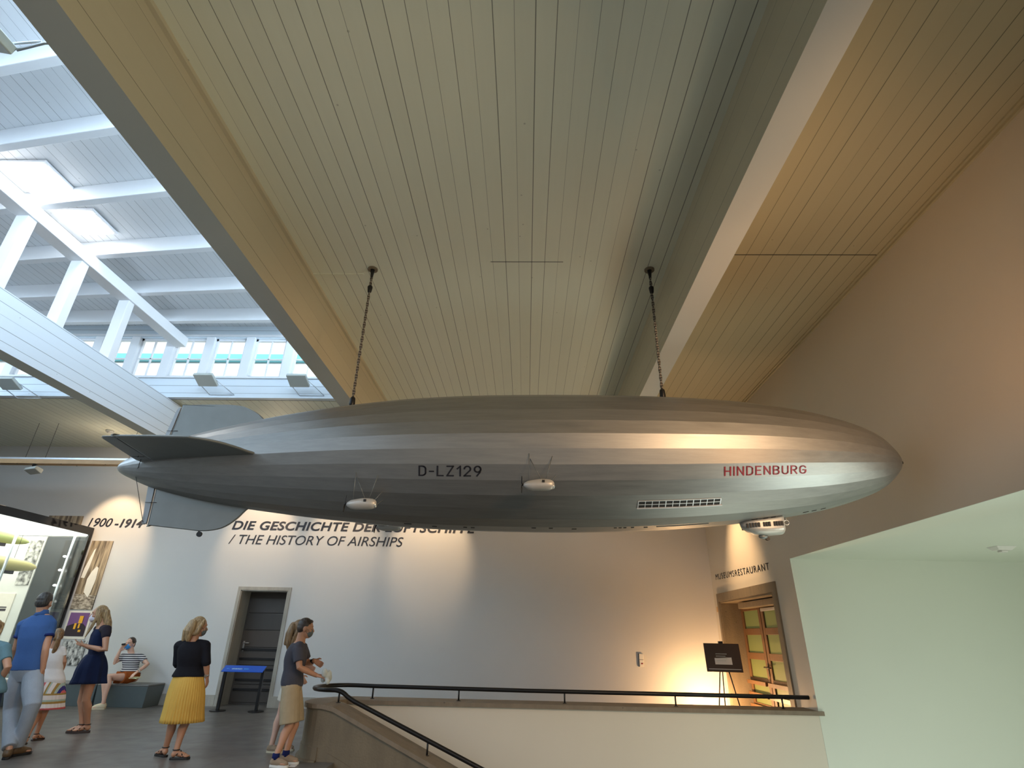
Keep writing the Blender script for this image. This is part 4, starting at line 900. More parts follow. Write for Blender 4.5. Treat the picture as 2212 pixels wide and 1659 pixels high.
def head(bm, c, f, s, nk):
    """head facing f (may tilt); nk = neck base"""
    f = V(f).normalized(); r = f.cross(UP).normalized(); u = r.cross(f); ax = (r, f, u)
    def P(a, b_, c_): return c + (r * a + f * b_ + u * c_) * s
    ell(bm, P(0, -.008, .018), (.076 * s, .094 * s, .098 * s), ax)
    ell(bm, P(0, .022, -.048), (.058 * s, .066 * s, .068 * s), ax)
    ell(bm, P(0, .058, -.088), (.028 * s, .026 * s, .022 * s), ax)
    limb(bm, [P(0, .082, .012), P(0, .102, -.022)], [.010 * s, .0155 * s], 8)
    ell(bm, P(0, .078, .032), (.052 * s, .014 * s, .010 * s), ax, 12, 6)
    ell(bm, P(0, .080, -.058), (.024 * s, .010 * s, .011 * s), ax, 12, 6)
    for q in (-1, 1):
        ell(bm, P(q * .077, -.008, -.012), (.010 * s, .020 * s, .032 * s), ax, 10, 8); ell(bm, P(q * .038, .062, -.022), (.024 * s, .022 * s, .022 * s), ax, 10, 8)
    limb(bm, [nk - UP * .03 * s, nk.lerp(P(0, -.022, -.05), .5), P(0, -.020, -.03)], [.062 * s, .053 * s, .056 * s], 14)
    return P, ax
class Fig: pass
def torso_rings(F, inf, t0, t1, n=14):
    out = []
    prof = F.prof
    for i in range(n + 1):
        t = t0 + (t1 - t0) * i / n; w = np.interp(t, prof[0], prof[1]) * F.s + inf; dp = np.interp(t, prof[0], prof[2]) * F.s + inf
        c = F.pelvis.lerp(F.nb, t) + F.lean * (4 * t * (1 - t) if 0 < t < 1 else 0)
        k = min(1, max(0, t)); sd = F.hside.lerp(F.sside, k).normalized(); ax = (F.nb - F.pelvis).normalized(); fr = sd.cross(ax).normalized() * -1; fr = ax.cross(sd).normalized()
        out.append([c + sd * w * math.copysign(abs(math.cos(a)) ** .85, math.cos(a)) + fr * dp * math.copysign(abs(math.sin(a)) ** .85, math.sin(a)) for a in [2 * PI * j / 22 for j in range(22)]])
    return out
TP = (-.20, -.08, .02, .14, .32, .55, .75, .86, .95, 1.0)
MALE = (TP, (.10, .150, .168, .165, .150, .168, .180, .165, .095, .065), (.07, .100, .118, .112, .100, .118, .112, .090, .066, .058))
FEM = (TP, (.10, .155, .172, .165, .128, .142, .152, .138, .080, .055), (.07, .105, .122, .110, .090, .112, .104, .080, .058, .052))
def person(label, J, face, s, prof, skinm, look=None, feet=None, lean=(0, 0, 0), hands=((.5, None), (.5, None)), legs=True, name='person', hs=1.08):
    """J: joints hc nb shL shR elL elR wrL wrR hipL hipR knL knR anL anR in world space"""
    F = Fig(); F.J = J; F.s = s; F.prof = prof; F.nb = V(J['nb']); F.pelvis = (V(J['hipL']) + V(J['hipR'])) / 2 + UP * .04 * s
    F.f = V(face).normalized(); F.sside = (V(J['shR']) - V(J['shL'])).normalized(); F.hside = (V(J['hipR']) - V(J['hipL'])).normalized(); F.lean = V(lean)
    bm = B(); cap(bm, loft(bm, torso_rings(F, 0, -.16, 1.0)))
    F.hs = s * hs; F.P, F.ax = head(bm, V(J['hc']), look or face, s * hs, F.nb); F.look = V(look or face).normalized()
    for k, q in (('L', -1), ('R', 1)):
        sh, el, wr = V(J['sh' + k]), V(J['el' + k]), V(J['wr' + k])
        limb(bm, [F.nb.lerp(sh, .45) - UP * .035 * s, sh - UP * .012 * s], [.055 * s, .056 * s], 12)
        limb(bm, [sh, sh.lerp(el, .45), el, el.lerp(wr, .3), wr], [.053 * s, .046 * s, .039 * s, .040 * s, .0265 * s], 12)
        cu, n = hands[0 if k == 'L' else 1]; d = (wr - el).normalized()
        if isinstance(cu, tuple): d = V(cu[1]).normalized(); cu = cu[0]
        hand(bm, wr, d, n or (F.sside * -q), s, cu, q if n is None else q)
        hp, kn, an = V(J['hip' + k]), V(J['kn' + k]), V(J['an' + k])
        if legs:
            sh_d = (an - kn).normalized(); back = -(V(feet[0 if k == 'L' else 1]) if feet else F.f).normalized()
            limb(bm, [hp, hp.lerp(kn, .35), hp.lerp(kn, .8), kn, kn.lerp(an, .28) + back * .014 * s, kn.lerp(an, .6) + back * .006 * s, an], [.088 * s, .083 * s, .060 * s, .054 * s, .055 * s, .040 * s, .034 * s], 14)
            fd = (V(feet[0 if k == 'L' else 1]) if feet else F.f).copy().normalized(); fz = an.z - .07 * s
            ell(bm, an - UP * .035 * s - fd * .018 * s, (.032 * s, .036 * s, .036 * s)); 
            limb(bm, [an - UP * .02 * s, an + fd * .07 * s - UP * .040 * s, an + fd * .125 * s - UP * .052 * s], [.034 * s, .032 * s, .020 * s], 12)
            sdv = fd.cross(UP)
            for j, (o, L) in enumerate(((-.028, .15), (-.010, .165), (.006, .160), (.022, .15), (.034, .138))): limb(bm, [an + fd * .09 * s + sdv * o * .8 * s * q - UP * .055 * s, an + fd * L * s + sdv * o * s * q - UP * .060 * s], [.015 * s, .0105 * s], 8)
    me = baked(bm, .0058 * max(s, .85), 2, .45)
    o = obj(name, None, skinm, None, label, 'person', mesh=me); F.o = o
    return F
def top(F, name, mat, t0, t1, inf=.016, sleeve=.6, hemflare=0.0, cuff=.012, both=True, voxel=.009):
    bm = B(); R_ = torso_rings(F, inf, t0, t1)
    if hemflare:
        for i in range(4):
            c = sum(R_[i], Vector()) / len(R_[i]); R_[i] = [c + (p - c) * (1 + hemflare * (4 - i) / 4) for p in R_[i]]
    cap(bm, loft(bm, R_))
    for k in 'LR':
        sh, el, wr = V(F.J['sh' + k]), V(F.J['el' + k]), V(F.J['wr' + k]); s = F.s
        if sleeve <= 0: continue
        limb(bm, [F.nb.lerp(sh, .45) - UP * .035 * s, sh - UP * .010 * s], [.062 * s + inf * .5, .060 * s + inf * .4], 12)
        pts = [sh, sh.lerp(el, .5 * min(1, sleeve)), sh.lerp(el, min(1, sleeve))]; rad = [.054 * s + inf * .6, .052 * s + cuff, .047 * s + cuff]
        if sleeve > 1: pts += [el.lerp(wr, .15), el.lerp(wr, sleeve - 1)]; rad += [.044 * s + cuff, .036 * s + cuff]
        tube(bm, pts, rad, 14)
    return obj(name, None, mat, F.o, mesh=baked(bm, voxel, 3, .5))
def bottoms(F, name, mat, frac, inf=.016, t1=.16, flare=.0, voxel=.009, k_ratio=None):
    """shorts or trousers: frac 1 = knee, 2 = ankle"""
    bm = B(); cap(bm, loft(bm, torso_rings(F, inf * .8, -.17, t1))); s = F.s
    for k in 'LR':
        hp, kn, an = V(F.J['hip' + k]), V(F.J['kn' + k]), V(F.J['an' + k])
        pts = [hp + UP * .03 * s, hp.lerp(kn, min(1, frac) * .5), hp.lerp(kn, min(1, frac))]; rad = [.094 * s + inf * .5, .086 * s + inf + flare * .5, (.060 if frac >= 1 else .074) * s + inf + flare]
        if frac > 1: pts += [kn.lerp(an, .3), kn.lerp(an, .7), kn.lerp(an, frac - 1)]; rad += [.060 * s + inf, .054 * s + inf, .050 * s + inf]
        tube(bm, pts, rad, 16)
    return obj(name, None, mat, F.o, mesh=baked(bm, voxel, 3, .5))
def skirt(F, name, mat, t_top, hem, r_hem, pleats=0, amp=.0, inf=.014, side=None, nseg=160, shape=.8, bulge=.012):
    """hem: centre point; r_hem (side, front) half widths"""
    top_ = torso_rings(F, inf, t_top, t_top + .01, 1)[0]; c0 = sum(top_, Vector()) / len(top_); hem = V(hem)
    sd = (side or F.hside).normalized(); fr = UP.cross(sd).normalized(); w0 = np.interp(t_top, F.prof[0], F.prof[1]) * F.s + inf; d0 = np.interp(t_top, F.prof[0], F.prof[2]) * F.s + inf
    rings = []; n = 12
    for i in range(n + 1):
        u = i / n; c = c0.lerp(hem, u); e = u ** shape; hip = bulge * math.sin(min(1, u * 1.3) * PI)
        rg = []
        for j in range(nseg):
            a = 2 * PI * j / nseg; w = w0 + (r_hem[0] - w0) * e + hip; d_ = d0 + (r_hem[1] - d0) * e + hip
            k = 1 + amp * (.25 + .75 * u) * (2 * abs(((pleats * j / nseg) % 1) - .5) - .5) * 2 if pleats else 1
            k *= 1 + .05 * u * math.sin(a * 3 + .7)
            rg.append(c + sd * w * k * math.cos(a) + fr * d_ * k * math.sin(a))
        rings.append(rg)
    bm = B(); loft(bm, rings); o = obj(name, bm, mat, F.o, smooth=True); m_ = o.modifiers.new('cloth_thickness', 'SOLIDIFY'); m_.thickness = .005; m_.offset = -1; return o
def hair(F, mat, kind, extra=()):
    bm = B(); s = F.hs; P, ax = F.P, F.ax
    if kind == 'short':
        ell(bm, P(0, -.016, .034), (.079 * s, .092 * s, .090 * s), ax); ell(bm, P(0, -.040, .0), (.075 * s, .066 * s, .070 * s), ax); ell(bm, P(0, .040, .085), (.052 * s, .036 * s, .022 * s), ax)
    else:
        ell(bm, P(0, -.020, .030), (.084 * s, .093 * s, .098 * s), ax); ell(bm, P(0, -.045, -.01), (.078 * s, .062 * s, .075 * s), ax)
    if kind in ('bob', 'long'):
        L = -.12 if kind == 'bob' else -.26
        for q in (-1, 1):
            limb(bm, [P(q * .055, .02, .07), P(q * .080, -.005, -.01), P(q * .078, -.022, -.08), P(q * .072, -.035, L * .75)], [.028 * s, .026 * s, .030 * s, .024 * s], 10)
        for a in (-.05, 0, .05): limb(bm, [P(a, -.09, .03), P(a * 1.1, -.10, -.06), P(a * 1.15, -.095, L * .8), P(a * 1.1, -.085, L)], [.040 * s, .040 * s, .036 * s, .018 * s], 10)
    if kind == 'ponytail':
        ell(bm, P(0, -.115, .02), (.022 * s, .02 * s, .022 * s), ax); limb(bm, [P(0, -.12, .02), P(.01, -.145, -.04), P(.015, -.13, -.14), P(.01, -.11, -.25), P(.0, -.10, -.31)], [.024 * s, .036 * s, .040 * s, .032 * s, .010 * s], 10)
    if kind == 'bun': ell(bm, P(0, -.12, .04), (.035 * s, .032 * s, .035 * s), ax)
    for pts, rad in extra: limb(bm, [P(*p) for p in pts], [x * s for x in rad], 10)
    return obj('hair', None, mat, F.o, mesh=baked(bm, .007, 2, .4))
def mask(F, mat):
    bm = B(); s = F.hs; P, ax = F.P, F.ax; ell(bm, P(0, .060, -.048), (.056 * s, .048 * s, .056 * s), ax)
    for q in (-1, 1):
        limb(bm, [P(q * .050, .068, -.025), P(q * .080, .0, -.002)], [.004 * s, .004 * s], 6); limb(bm, [P(q * .050, .055, -.075), P(q * .080, -.002, -.02)], [.004 * s, .004 * s], 6)
    return obj('face_mask', None, mat, F.o, mesh=baked(bm, .0055, 1, .3))
def eyes(F):
    for q in (-1, 1):
        s = F.hs; bm = B(); ell(bm, F.P(q * .032, .078, .008), (.012 * s, .007 * s, .0055 * s), F.ax, 12, 8); e = obj('eye', bm, M['offwhite'], F.o)
        bm = B(); ell(bm, F.P(q * .032, .0835, .008), (.0055 * s, .003 * s, .0052 * s), F.ax, 10, 6); obj('iris', bm, M['inkdark'], e)
def shoe(F, k, mat, sole, fd, kind='sneaker'):
    s = F.s; an = V(F.J['an' + k]); fd = V(fd).normalized(); q = -1 if k == 'L' else 1; sd = fd.cross(UP); g = an - UP * .085 * s
    if kind == 'sneaker':
        bm = B(); limb(bm, [an - UP * .045 * s - fd * .02 * s, an - UP * .048 * s + fd * .06 * s, an - UP * .060 * s + fd * .14 * s], [.044 * s, .046 * s, .034 * s], 14); tube(bm, [an + UP * .0 - fd * .005 * s, an - UP * .05 * s], [.044 * s, .046 * s], 14)
        o = obj('shoe', None, mat, F.o, mesh=baked(bm, .008, 2, .5))
    else:
        bm = B()
        for pts in ([an + UP * .012 * s + (fd * math.cos(a) + sd * math.sin(a)) * .039 * s for a in [2 * PI * j / 16 for j in range(17)]],
                    [an + fd * .02 * s + sd * .040 * s - UP * .04 * s, an + fd * .055 * s + UP * .002 * s, an + fd * .09 * s - sd * .036 * s - UP * .05 * s],
                    [an + fd * .02 * s - sd * .040 * s - UP * .04 * s, an + fd * .055 * s + UP * .002 * s, an + fd * .09 * s + sd * .036 * s - UP * .05 * s],
                    [an + fd * .10 * s + sd * .044 * s - UP * .062 * s, an + fd * .115 * s - UP * .030 * s, an + fd * .10 * s - sd * .044 * s - UP * .062 * s]): tube(bm, pts, .007 * s, 8)
        o = obj('sandal', bm, mat, F.o)
    out = [(-.060, 0), (-.050, .030), (-.01, .036), (.06, .038), (.11, .046), (.15, .042), (.178, .022), (.185, 0)]
    pts = [(an + fd * x * s + sd * y * s) for x, y in out] + [(an + fd * x * s - sd * y * s) for x, y in out[-2:0:-1]]
    bm = B(); prism(bm, [(p.x, p.y) for p in pts], an.z - .098 * s, an.z - .070 * s); obj('sole', bm, sole, o, bevel=.004); return o
def watch(F, k, mat, strap):
    el, wr = V(F.J['el' + k]), V(F.J['wr' + k]); d = (wr - el).normalized(); c = wr - d * .025; s_, u = frame(d)
    o = obj('wristwatch', tube(B(), [c - d * .010, c + d * .010], .033 * F.s, 16), strap, F.o); n = V((0, -1, .3)); n = (n - d * n.dot(d)).normalized()
    obj('watch_face', tube(B(), [c + n * .028 * F.s, c + n * .038 * F.s], .020, 14), mat, o)
AH = .098                                                          # ankle height above the floor at scale 1
def foot_at(px, py, Y=None, s=1.0):
    """ankle above the floor point seen at px, py"""
    d = fw + rt * ((px - 1106) / FPX) - up * ((py - 829.5) / FPX); p = EYE + d * (-EYE.z / d.z); return Vector((p.x, p.y, AH * s))

def fl(px, py, Y): return at(px, py, Y)
# ---- man in blue polo, walking away at the left edge
M['polo'] = cloth('blue_pique', (.045, .105, .27)); M['poloedge'] = cloth('navy_ribbing', (.010, .018, .10)); M['greytrouser'] = cloth('pale_grey_cotton', (.30, .335, .38), .4, 10); M['leather'] = plain('brown_leather', (.10, .055, .02), .5)
Y0 = 8.4
J = dict(hc=at(95, 1302, Y0), nb=at(91, 1325, Y0), shL=at(51, 1349, Y0 - .02), shR=at(110, 1346, Y0 + .02), elL=at(34, 1402, Y0 + .05), wrL=at(37, 1444, Y0 + .25), elR=at(98, 1405, Y0 - .05), wrR=at(92, 1446, Y0 - .02),
         hipL=at(42, 1458, Y0), hipR=at(70, 1458, Y0), knL=at(26, 1535, Y0), knR=at(70, 1524, Y0 - .2), anL=foot_at(12, 1640, s=1.12), anR=foot_at(30, 1634, s=1.12))
F = person('man in blue polo shirt and pale grey trousers, back turned, at the left edge', J, (-.3, 1, 0), 1.12, MALE, SK2, look=(-.25, 1, -.1), feet=((-.5, .8, 0), (.3, .9, 0)))
top(F, 'polo_shirt', M['polo'], .02, .965, .022, .46)
for k in 'LR':
    sh, el = V(F.J['sh' + k]), V(F.J['el' + k]); obj('sleeve_cuff', tube(B(), [sh.lerp(el, .44), sh.lerp(el, .52)], .073, 16), M['poloedge'], F.o)
bm = B(); tube(bm, [F.nb - UP * .035, F.nb + UP * .02, F.nb + UP * .05], [.098, .074, .066], 18); obj('collar', bm, M['polo'], F.o)
bottoms(F, 'trousers', M['greytrouser'], 1.97, .020, .12, .01)
hair(F, hairm('greying_dark_hair', (.012, .010, .009), (.055, .047, .040)), 'short')
shoe(F, 'L', M['leather'], M['black'], (-.5, .8, 0)); shoe(F, 'R', M['leather'], M['black'], (.3, .9, 0))
# ---- child in white top and striped skirt
M['whitetop'] = cloth('white_cotton', (.72, .71, .70)); M['sandalbrown'] = plain('dark_sandal_leather', (.03, .016, .012), .5)
cw, co_, cb, cr_, cg = (.70, .64, .60), (.34, .21, .05), (.035, .03, .18), (.60, .12, .13), (.36, .45, .38)
M['skirtband'] = stripes('banded_skirt', [(0, cw), (.10, co_), (.22, cg), (.32, cb), (.42, cr_), (.54, cw), (.72, co_), (.82, cg), (.90, cw)], 2, 3.4, 'Object', .85, .12)
def two_way(m, zt):
    """upright stripes above height zt, level bands below"""
    t = m.node_tree; b = t.nodes['Principled BSDF']; lv = b.inputs['Base Color'].links[0].from_socket; rp_ = b.inputs['Base Color'].links[0].from_node
    g = N(t, 'ShaderNodeNewGeometry'); s_ = N(t, 'ShaderNodeSeparateXYZ'); t.links.new(g.outputs['Position'], s_.inputs[0])
    r = N(t, 'ShaderNodeValToRGB'); r.color_ramp.interpolation = 'CONSTANT'
    for i, e in enumerate(rp_.color_ramp.elements):
        if i == 0: r.color_ramp.elements[0].color = e.color[:]
        elif i == 1: r.color_ramp.elements[1].position = e.position; r.color_ramp.elements[1].color = e.color[:]
        else: q = r.color_ramp.elements.new(e.position); q.color = e.color[:]
    t.links.new(math_(t, 'FRACT', math_(t, 'ADD', math_(t, 'MULTIPLY', s_.outputs[0], 4.6), 100)), r.inputs[0])
    t.links.new(mixc(t, math_(t, 'GREATER_THAN', s_.outputs[2], zt), lv, r.outputs[0]), b.inputs['Base Color'])
two_way(M['skirtband'], at(115, 1497, 9.35).z)
Y0 = 9.35
J = dict(hc=at(124, 1374, Y0), nb=at(118, 1394, Y0), shL=at(105, 1402, Y0), shR=at(133, 1402, Y0 + .05), elL=at(101, 1428, Y0 + .02), wrL=at(99, 1450, Y0 + .1), elR=at(139, 1430, Y0 + .05), wrR=at(133, 1452, Y0 + .16),
         hipL=at(104, 1476, Y0), hipR=at(120, 1476, Y0 + .04), knL=at(83, 1540, Y0), knR=at(97, 1538, Y0 + .06), anL=foot_at(53, 1608, s=.8), anR=foot_at(74, 1600, s=.8))
F = person('child with long ponytail in white top and striped skirt beside the man in blue', J, (-.1, 1, 0), .80, FEM, SK2, look=(-.72, .70, 0), feet=((-.7, .6, 0), (.2, .9, 0)), hs=1.16)
top(F, 'white_top', M['whitetop'], -.10, .90, .024, .6, .06)
skirt(F, 'striped_skirt', M['skirtband'], .02, at(104, 1531, Y0 + .02), (.20, .17), 24, .02)
hair(F, H_DB, 'ponytail')
for k, d in (('L', (-.7, .6, 0)), ('R', (.2, .9, 0))): shoe(F, k, M['sandalbrown'], M['sandalbrown'], d, 'sandal')
# ---- girl in navy dress
M['navy'] = cloth('navy_dress_cloth', (.007, .014, .048)); M['lace'] = cloth('dark_lace', (.030, .024, .034), .6, 40); M['maskwhite'] = cloth('pale_mask', (.66, .62, .68), .1)
Y0 = 10.05
J = dict(hc=at(214, 1327, Y0), nb=at(220, 1350, Y0), shL=at(230, 1360, Y0 - .15), shR=at(213, 1358, Y0 + .16), elL=at(227, 1405, Y0 - .22), wrL=at(188, 1396, Y0 - .25), elR=at(207, 1404, Y0 + .18), wrR=at(183, 1394, Y0 + .05),
         hipL=at(203, 1440, Y0 - .09), hipR=at(199, 1440, Y0 + .09), knL=at(186, 1512, Y0 - .05), knR=at(176, 1514, Y0 + .10), anL=foot_at(184, 1583, s=1.08), anR=foot_at(172, 1583, s=1.08))
F = person('girl with long blond hair and white mask in a short navy dress, hands raised', J, (-.85, -.5, 0), 1.08, FEM, SK2, look=(-.80, -.6, -.06), feet=((-.9, -.5, 0), (-.95, -.3, 0)), hands=((.25, (0, -.2, 1)), (.3, (0, -.2, 1))))
top(F, 'dress_bodice', M['navy'], .18, .90, .012, 0)
bm = B()
for k in 'LR':
    sh, el = V(F.J['sh' + k]), V(F.J['el' + k]); limb(bm, [F.nb.lerp(sh, .5) - UP * .03, sh, sh.lerp(el, .28)], [.070, .076, .068], 14)
obj('lace_sleeves', None, M['lace'], F.o, mesh=baked(bm, .009, 2))
skirt(F, 'dress_skirt', M['navy'], .24, at(190, 1477, Y0), (.25, .255), 9, .08, .020, bulge=.022)
hair(F, H_BL, 'long', (([(-.03, -.08, .02), (-.045, -.125, -.12), (-.04, -.155, -.26), (-.03, -.15, -.36)], (.05, .06, .055, .02)), ([(.03, -.08, .02), (.045, -.125, -.12), (.04, -.155, -.26), (.03, -.15, -.36)], (.05, .06, .055, .02)), ([(-.055, .03, .06), (-.075, .02, -.05), (-.07, .06, -.18), (-.06, .10, -.30)], (.02, .022, .022, .008)), ([(.055, .03, .06), (.075, .02, -.05), (.07, .06, -.18), (.06, .10, -.30)], (.02, .022, .022, .008))))
mask(F, M['maskwhite']); eyes(F)
for k, d in (('L', (-.9, -.5, 0)), ('R', (-.95, -.3, 0))): shoe(F, k, M['sandalbrown'], M['sandalbrown'], d, 'sandal')
# ---- woman seated on the bench
M['breton'] = stripes('striped_jersey', [(0, (.66, .64, .64)), (.45, (.030, .034, .05))], 2, 24); M['rust'] = cloth('rust_shorts_cloth', (.30, .075, .015)); M['maskblue'] = cloth('blue_mask_paper', (.06, .30, .72), .1); M['canvas'] = cloth('cream_canvas', (.60, .53, .38))
Y0 = 13.45; dn = 12
def sa(x, y, Y): return at(x, y + dn, Y)
ft = [Vector((sa(x, 1500, 12.95).x, Y_, AH * 1.05)) for x, Y_ in ((227, 12.92), (219, 13.06))]
J = dict(hc=sa(281, 1379, Y0), nb=sa(284, 1398, Y0 + .02), shL=sa(305, 1407, Y0 + .04), shR=sa(265, 1406, Y0 - .08), elL=sa(319, 1423, Y0 - .02), wrL=sa(297, 1439, Y0 - .22), elR=sa(247, 1420, Y0 - .22), wrR=sa(259, 1394, Y0 - .20),
         hipL=sa(290, 1452, Y0 - .02), hipR=sa(270, 1452, Y0 - .10), knL=sa(236, 1450, Y0 - .48), knR=sa(224, 1450, Y0 - .34), anL=ft[0], anR=ft[1])
F = person('woman in striped top, rust shorts and blue mask sitting on the grey bench', J, (-.75, -.65, 0), 1.05, FEM, SK3, look=(.0, -1, .02), feet=((-.9, -.4, 0), (-.9, -.3, 0)), hands=((.5, (0, .2, -1)), ((.55, (.25, .3, .9)), (.6, -.4, 0))))
top(F, 'striped_top', M['breton'], .10, .92, .022, .55, .04)
bottoms(F, 'shorts', M['rust'], .48, .020, .22, .02)
hair(F, H_BR, 'bun'); mask(F, M['maskblue']); eyes(F); watch(F, 'L', M['steel'], M['offwhite'])
shoe(F, 'L', M['canvas'], M['canvas'], (-.9, -.4, 0)); shoe(F, 'R', M['canvas'], M['canvas'], (-.9, -.3, 0))
hp = V(J['wrR']) + Vector((.045, .0, .135)); bm = B(); hexa(bm, [hp + Vector(p) for p in ((-.045, -.01, -.025), (.04, -.02, -.015), (.04, -.008, -.015), (-.045, .002, -.025), (-.045, -.01, .012), (.04, -.02, .022), (.04, -.008, .022), (-.045, .002, .012))])
obj('phone', bm, M['black'], None, 'dark phone held up to her face by the seated woman', 'phone', bevel=.003)
bk = sa(293, 1447, Y0 - .22); bm = B(); hexa(bm, [bk + Vector(p) for p in ((-.10, -.06, -.06), (.10, -.10, -.06), (.12, .02, -.04), (-.08, .06, -.04), (-.10, -.06, -.045), (.10, -.10, -.045), (.12, .02, -.025), (-.08, .06, -.025))])
obj('booklet', bm, plain('pale_yellow_paper', (.62, .62, .36), .7), None, 'pale yellow booklet lying in the lap of the seated woman', 'booklet', bevel=.002)
# ---- woman in yellow pleated skirt
M['blackknit'] = cloth('black_knit', (.008, .008, .012), .5, 12); M['yellowskirt'] = cloth('mustard_pleats', (.62, .385, .085), .1, 5); M['maskgrey'] = cloth('grey_mask', (.13, .15, .15), .1); M['blackleather'] = plain('black_sandal_leather', (.010, .009, .009), .45)
Y0 = 8.45
J = dict(hc=at(430, 1354, Y0 + .03), nb=at(418, 1383, Y0), shL=at(388, 1394, Y0), shR=at(443, 1393, Y0 + .04), elL=at(383, 1434, Y0 + .03), wrL=at(398, 1450, Y0 + .22), elR=at(446, 1432, Y0 - .02), wrR=at(447, 1462, Y0 + .05),
         hipL=at(391, 1478, Y0 - .02), hipR=at(419, 1478, Y0 + .02), knL=at(373, 1560, Y0 + .03), knR=at(402, 1558, Y0 + .05), anL=foot_at(353, 1635, s=1.0), anR=foot_at(376, 1641, s=1.0))
F = person('woman in black knit top and yellow pleated skirt looking to the right', J, (.1, 1, 0), 1.02, FEM, SK2, look=(.74, .67, -.12), feet=((-.85, .5, 0), (.9, .3, 0)), hands=((.3, None), (.55, None)))
top(F, 'knit_top', M['blackknit'], .10, .96, .032, 1.08, .06, .010)
skirt(F, 'pleated_skirt', M['yellowskirt'], .20, at(391, 1559, Y0), (.262, .23), 44, .075, .024, Vector((1, .05, 0)))
hair(F, H_BL, 'bob', (([(-.03, -.085, .03), (-.05, -.11, -.07), (-.05, -.11, -.17)], (.05, .055, .03)), ([(.04, -.085, .03), (.05, -.10, -.07), (.055, -.09, -.16)], (.05, .05, .03))))
mask(F, M['maskgrey']); eyes(F); watch(F, 'R', M['steel'], M['steel'])
for k, d in (('L', (-.85, .5, 0)), ('R', (.9, .3, 0))): shoe(F, k, M['blackleather'], M['blackleather'], d, 'sandal')
# ---- woman mostly hidden behind the man at the parapet
M['cream_top'] = cloth('cream_blouse', (.62, .58, .50)); M['tanshoe'] = cloth('tan_canvas', (.30, .22, .15)); M['khaki'] = cloth('khaki_cotton', (.40, .315, .20), .4, 12); M['greytee'] = cloth('charcoal_jersey', (.062, .063, .080), .35, 9)
Y0 = 9.15
J = dict(hc=at(648, 1359, Y0), nb=at(643, 1384, Y0), shL=at(650, 1396, Y0 + .14), shR=at(640, 1396, Y0 - .14), elL=at(655, 1432, Y0 + .18), wrL=at(668, 1440, Y0 + .12), elR=at(640, 1434, Y0 - .16), wrR=at(650, 1458, Y0 - .10),
         hipL=at(634, 1478, Y0 + .08), hipR=at(626, 1478, Y0 - .08), knL=at(632, 1552, Y0 + .12), knR=at(606, 1545, Y0 - .06), anL=foot_at(609, 1621, s=.98), anR=foot_at(584, 1626, s=.98))
F = person('woman with blond hair standing behind the man in grey, mostly hidden', J, (1, .1, 0), 1.0, FEM, SK3, look=(1, .2, -.1), feet=((1, -.1, 0), (1, -.15, 0)))
top(F, 'blouse', M['cream_top'], .05, .93, .016, .5); bottoms(F, 'shorts', M['cream_top'], .55, .016, .16, .02)
hair(F, H_DB, 'long', (([(0, -.10, .03), (0, -.13, -.08), (0, -.14, -.20)], (.055, .05, .03)),)); mask(F, M['maskwhite'])
for k in 'LR': shoe(F, k, M['tanshoe'], M['canvas'], (1, -.12, 0))
# ---- man in grey T-shirt wiping the rail
Y0 = 8.45
J = dict(hc=at(660, 1357, Y0), nb=at(649, 1383, Y0), shR=at(644, 1402, Y0 - .19), shL=at(654, 1401, Y0 + .19), elR=at(647, 1442, Y0 - .25), wrR=at(684, 1459, Y0 - .12), elL=at(664, 1433, Y0 + .26), wrL=at(679, 1427, Y0 + .18),
         hipR=at(627, 1488, Y0 - .10), hipL=at(632, 1486, Y0 + .10), knR=at(625, 1568, Y0 - .12), knL=at(637, 1566, Y0 + .08), anR=foot_at(592, 1657, s=1.03), anL=foot_at(614, 1650, s=1.03))
F = person('man in charcoal T-shirt and khaki shorts reaching a cloth to the handrail end', J, (1, .08, 0), 1.04, MALE, SK2, look=(1, .40, -.12), feet=((1, -.05, 0), (1, -.15, 0)), hands=(((.75, (.75, .05, -.35)), None), ((.9, (.9, .1, -.1)), (0, .4, -1))), lean=(-.02, 0, 0))
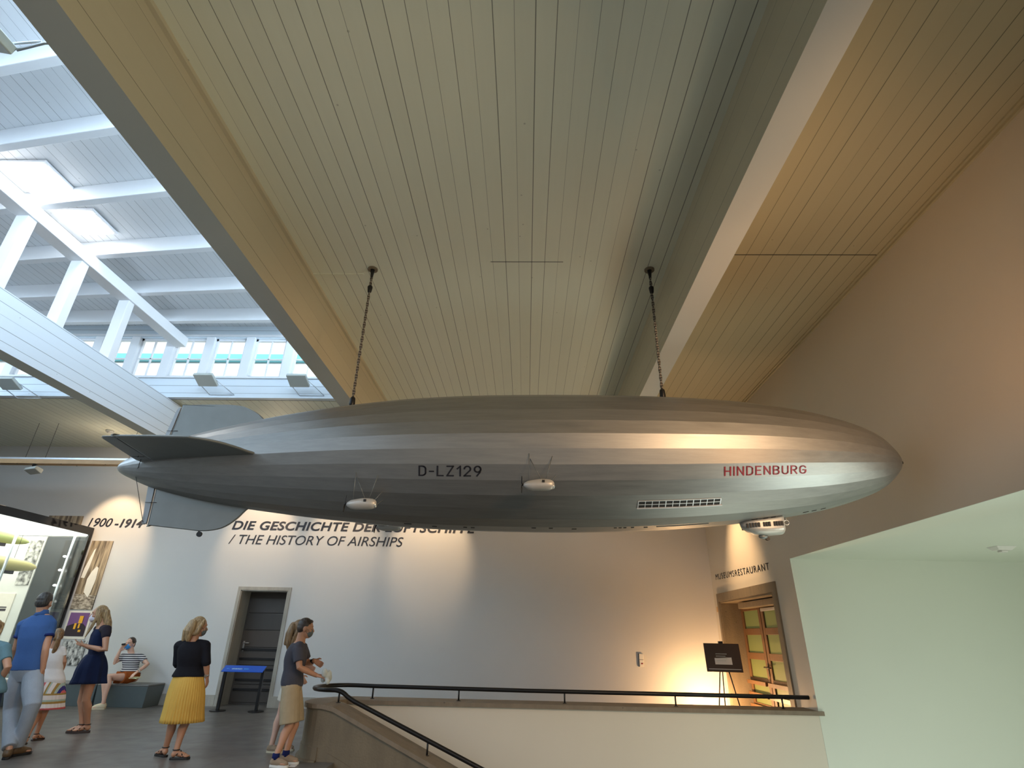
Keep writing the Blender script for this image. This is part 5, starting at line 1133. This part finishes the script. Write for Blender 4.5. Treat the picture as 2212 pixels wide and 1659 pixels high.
top(F, 't_shirt', M['greytee'], -.02, .93, .026, .70, .0, .020); bottoms(F, 'shorts', M['khaki'], .94, .028, .12, .02)
hair(F, H_BR, 'short'); mask(F, M['maskgrey']); watch(F, 'L', M['black'], M['black'])
shoe(F, 'R', M['tanshoe'], M['offwhite'], (1, -.15, 0)); shoe(F, 'L', M['tanshoe'], M['offwhite'], (1, -.05, 0))
for k in 'LR': an = V(J['an' + k]); obj('sock', tube(B(), [an - UP * .02, an + UP * .045], [.046, .043], 14), M['poloedge'], F.o)
c = V(J['wrR']) + Vector((.13, .02, -.035)); bm = B(); random.seed(3)
for i in range(9): ell(bm, c + Vector((random.uniform(-.05, .05), random.uniform(-.05, .05), random.uniform(-.05, .09))), (random.uniform(.03, .05), random.uniform(.02, .04), random.uniform(.025, .06)), None, 10, 8)
obj('cleaning_cloth', None, cloth('pale_cloth', (.55, .58, .54), .6, 20), None, 'pale crumpled cloth in the hand of the man at the handrail', 'cloth', mesh=baked(bm, .009, 2))
# ---- person cut by the left edge of the picture
M['tealtee'] = cloth('grey_teal_jersey', (.115, .205, .24)); M['denim'] = cloth('dark_denim', (.03, .045, .08))
Y0 = 7.75
J = dict(hc=at(-16, 1362, Y0 + .1), nb=at(-20, 1384, Y0), shL=at(-60, 1402, Y0 - .06), shR=at(9, 1398, Y0 + .05), elL=at(-70, 1450, Y0 + .05), wrL=at(-50, 1480, Y0 + .2), elR=at(17, 1442, Y0), wrR=at(-6, 1478, Y0 + .12),
         hipL=at(-46, 1500, Y0), hipR=at(-18, 1500, Y0), knL=at(-68, 1590, Y0), knR=at(-40, 1590, Y0), anL=foot_at(-90, 1680, s=1.05), anR=foot_at(-62, 1680, s=1.05))
F = person('person in grey-teal T-shirt with fair hair, cut off by the left edge', J, (.1, 1, 0), 1.05, FEM, SK2, look=(-.2, 1, -.15))
top(F, 't_shirt', M['tealtee'], -.05, .93, .03, .62, .04); bottoms(F, 'trousers', M['denim'], 1.95, .016, .12)
hair(F, H_BL, 'bob')
for k in 'LR': shoe(F, k, M['leather'], M['black'], (.1, 1, 0))
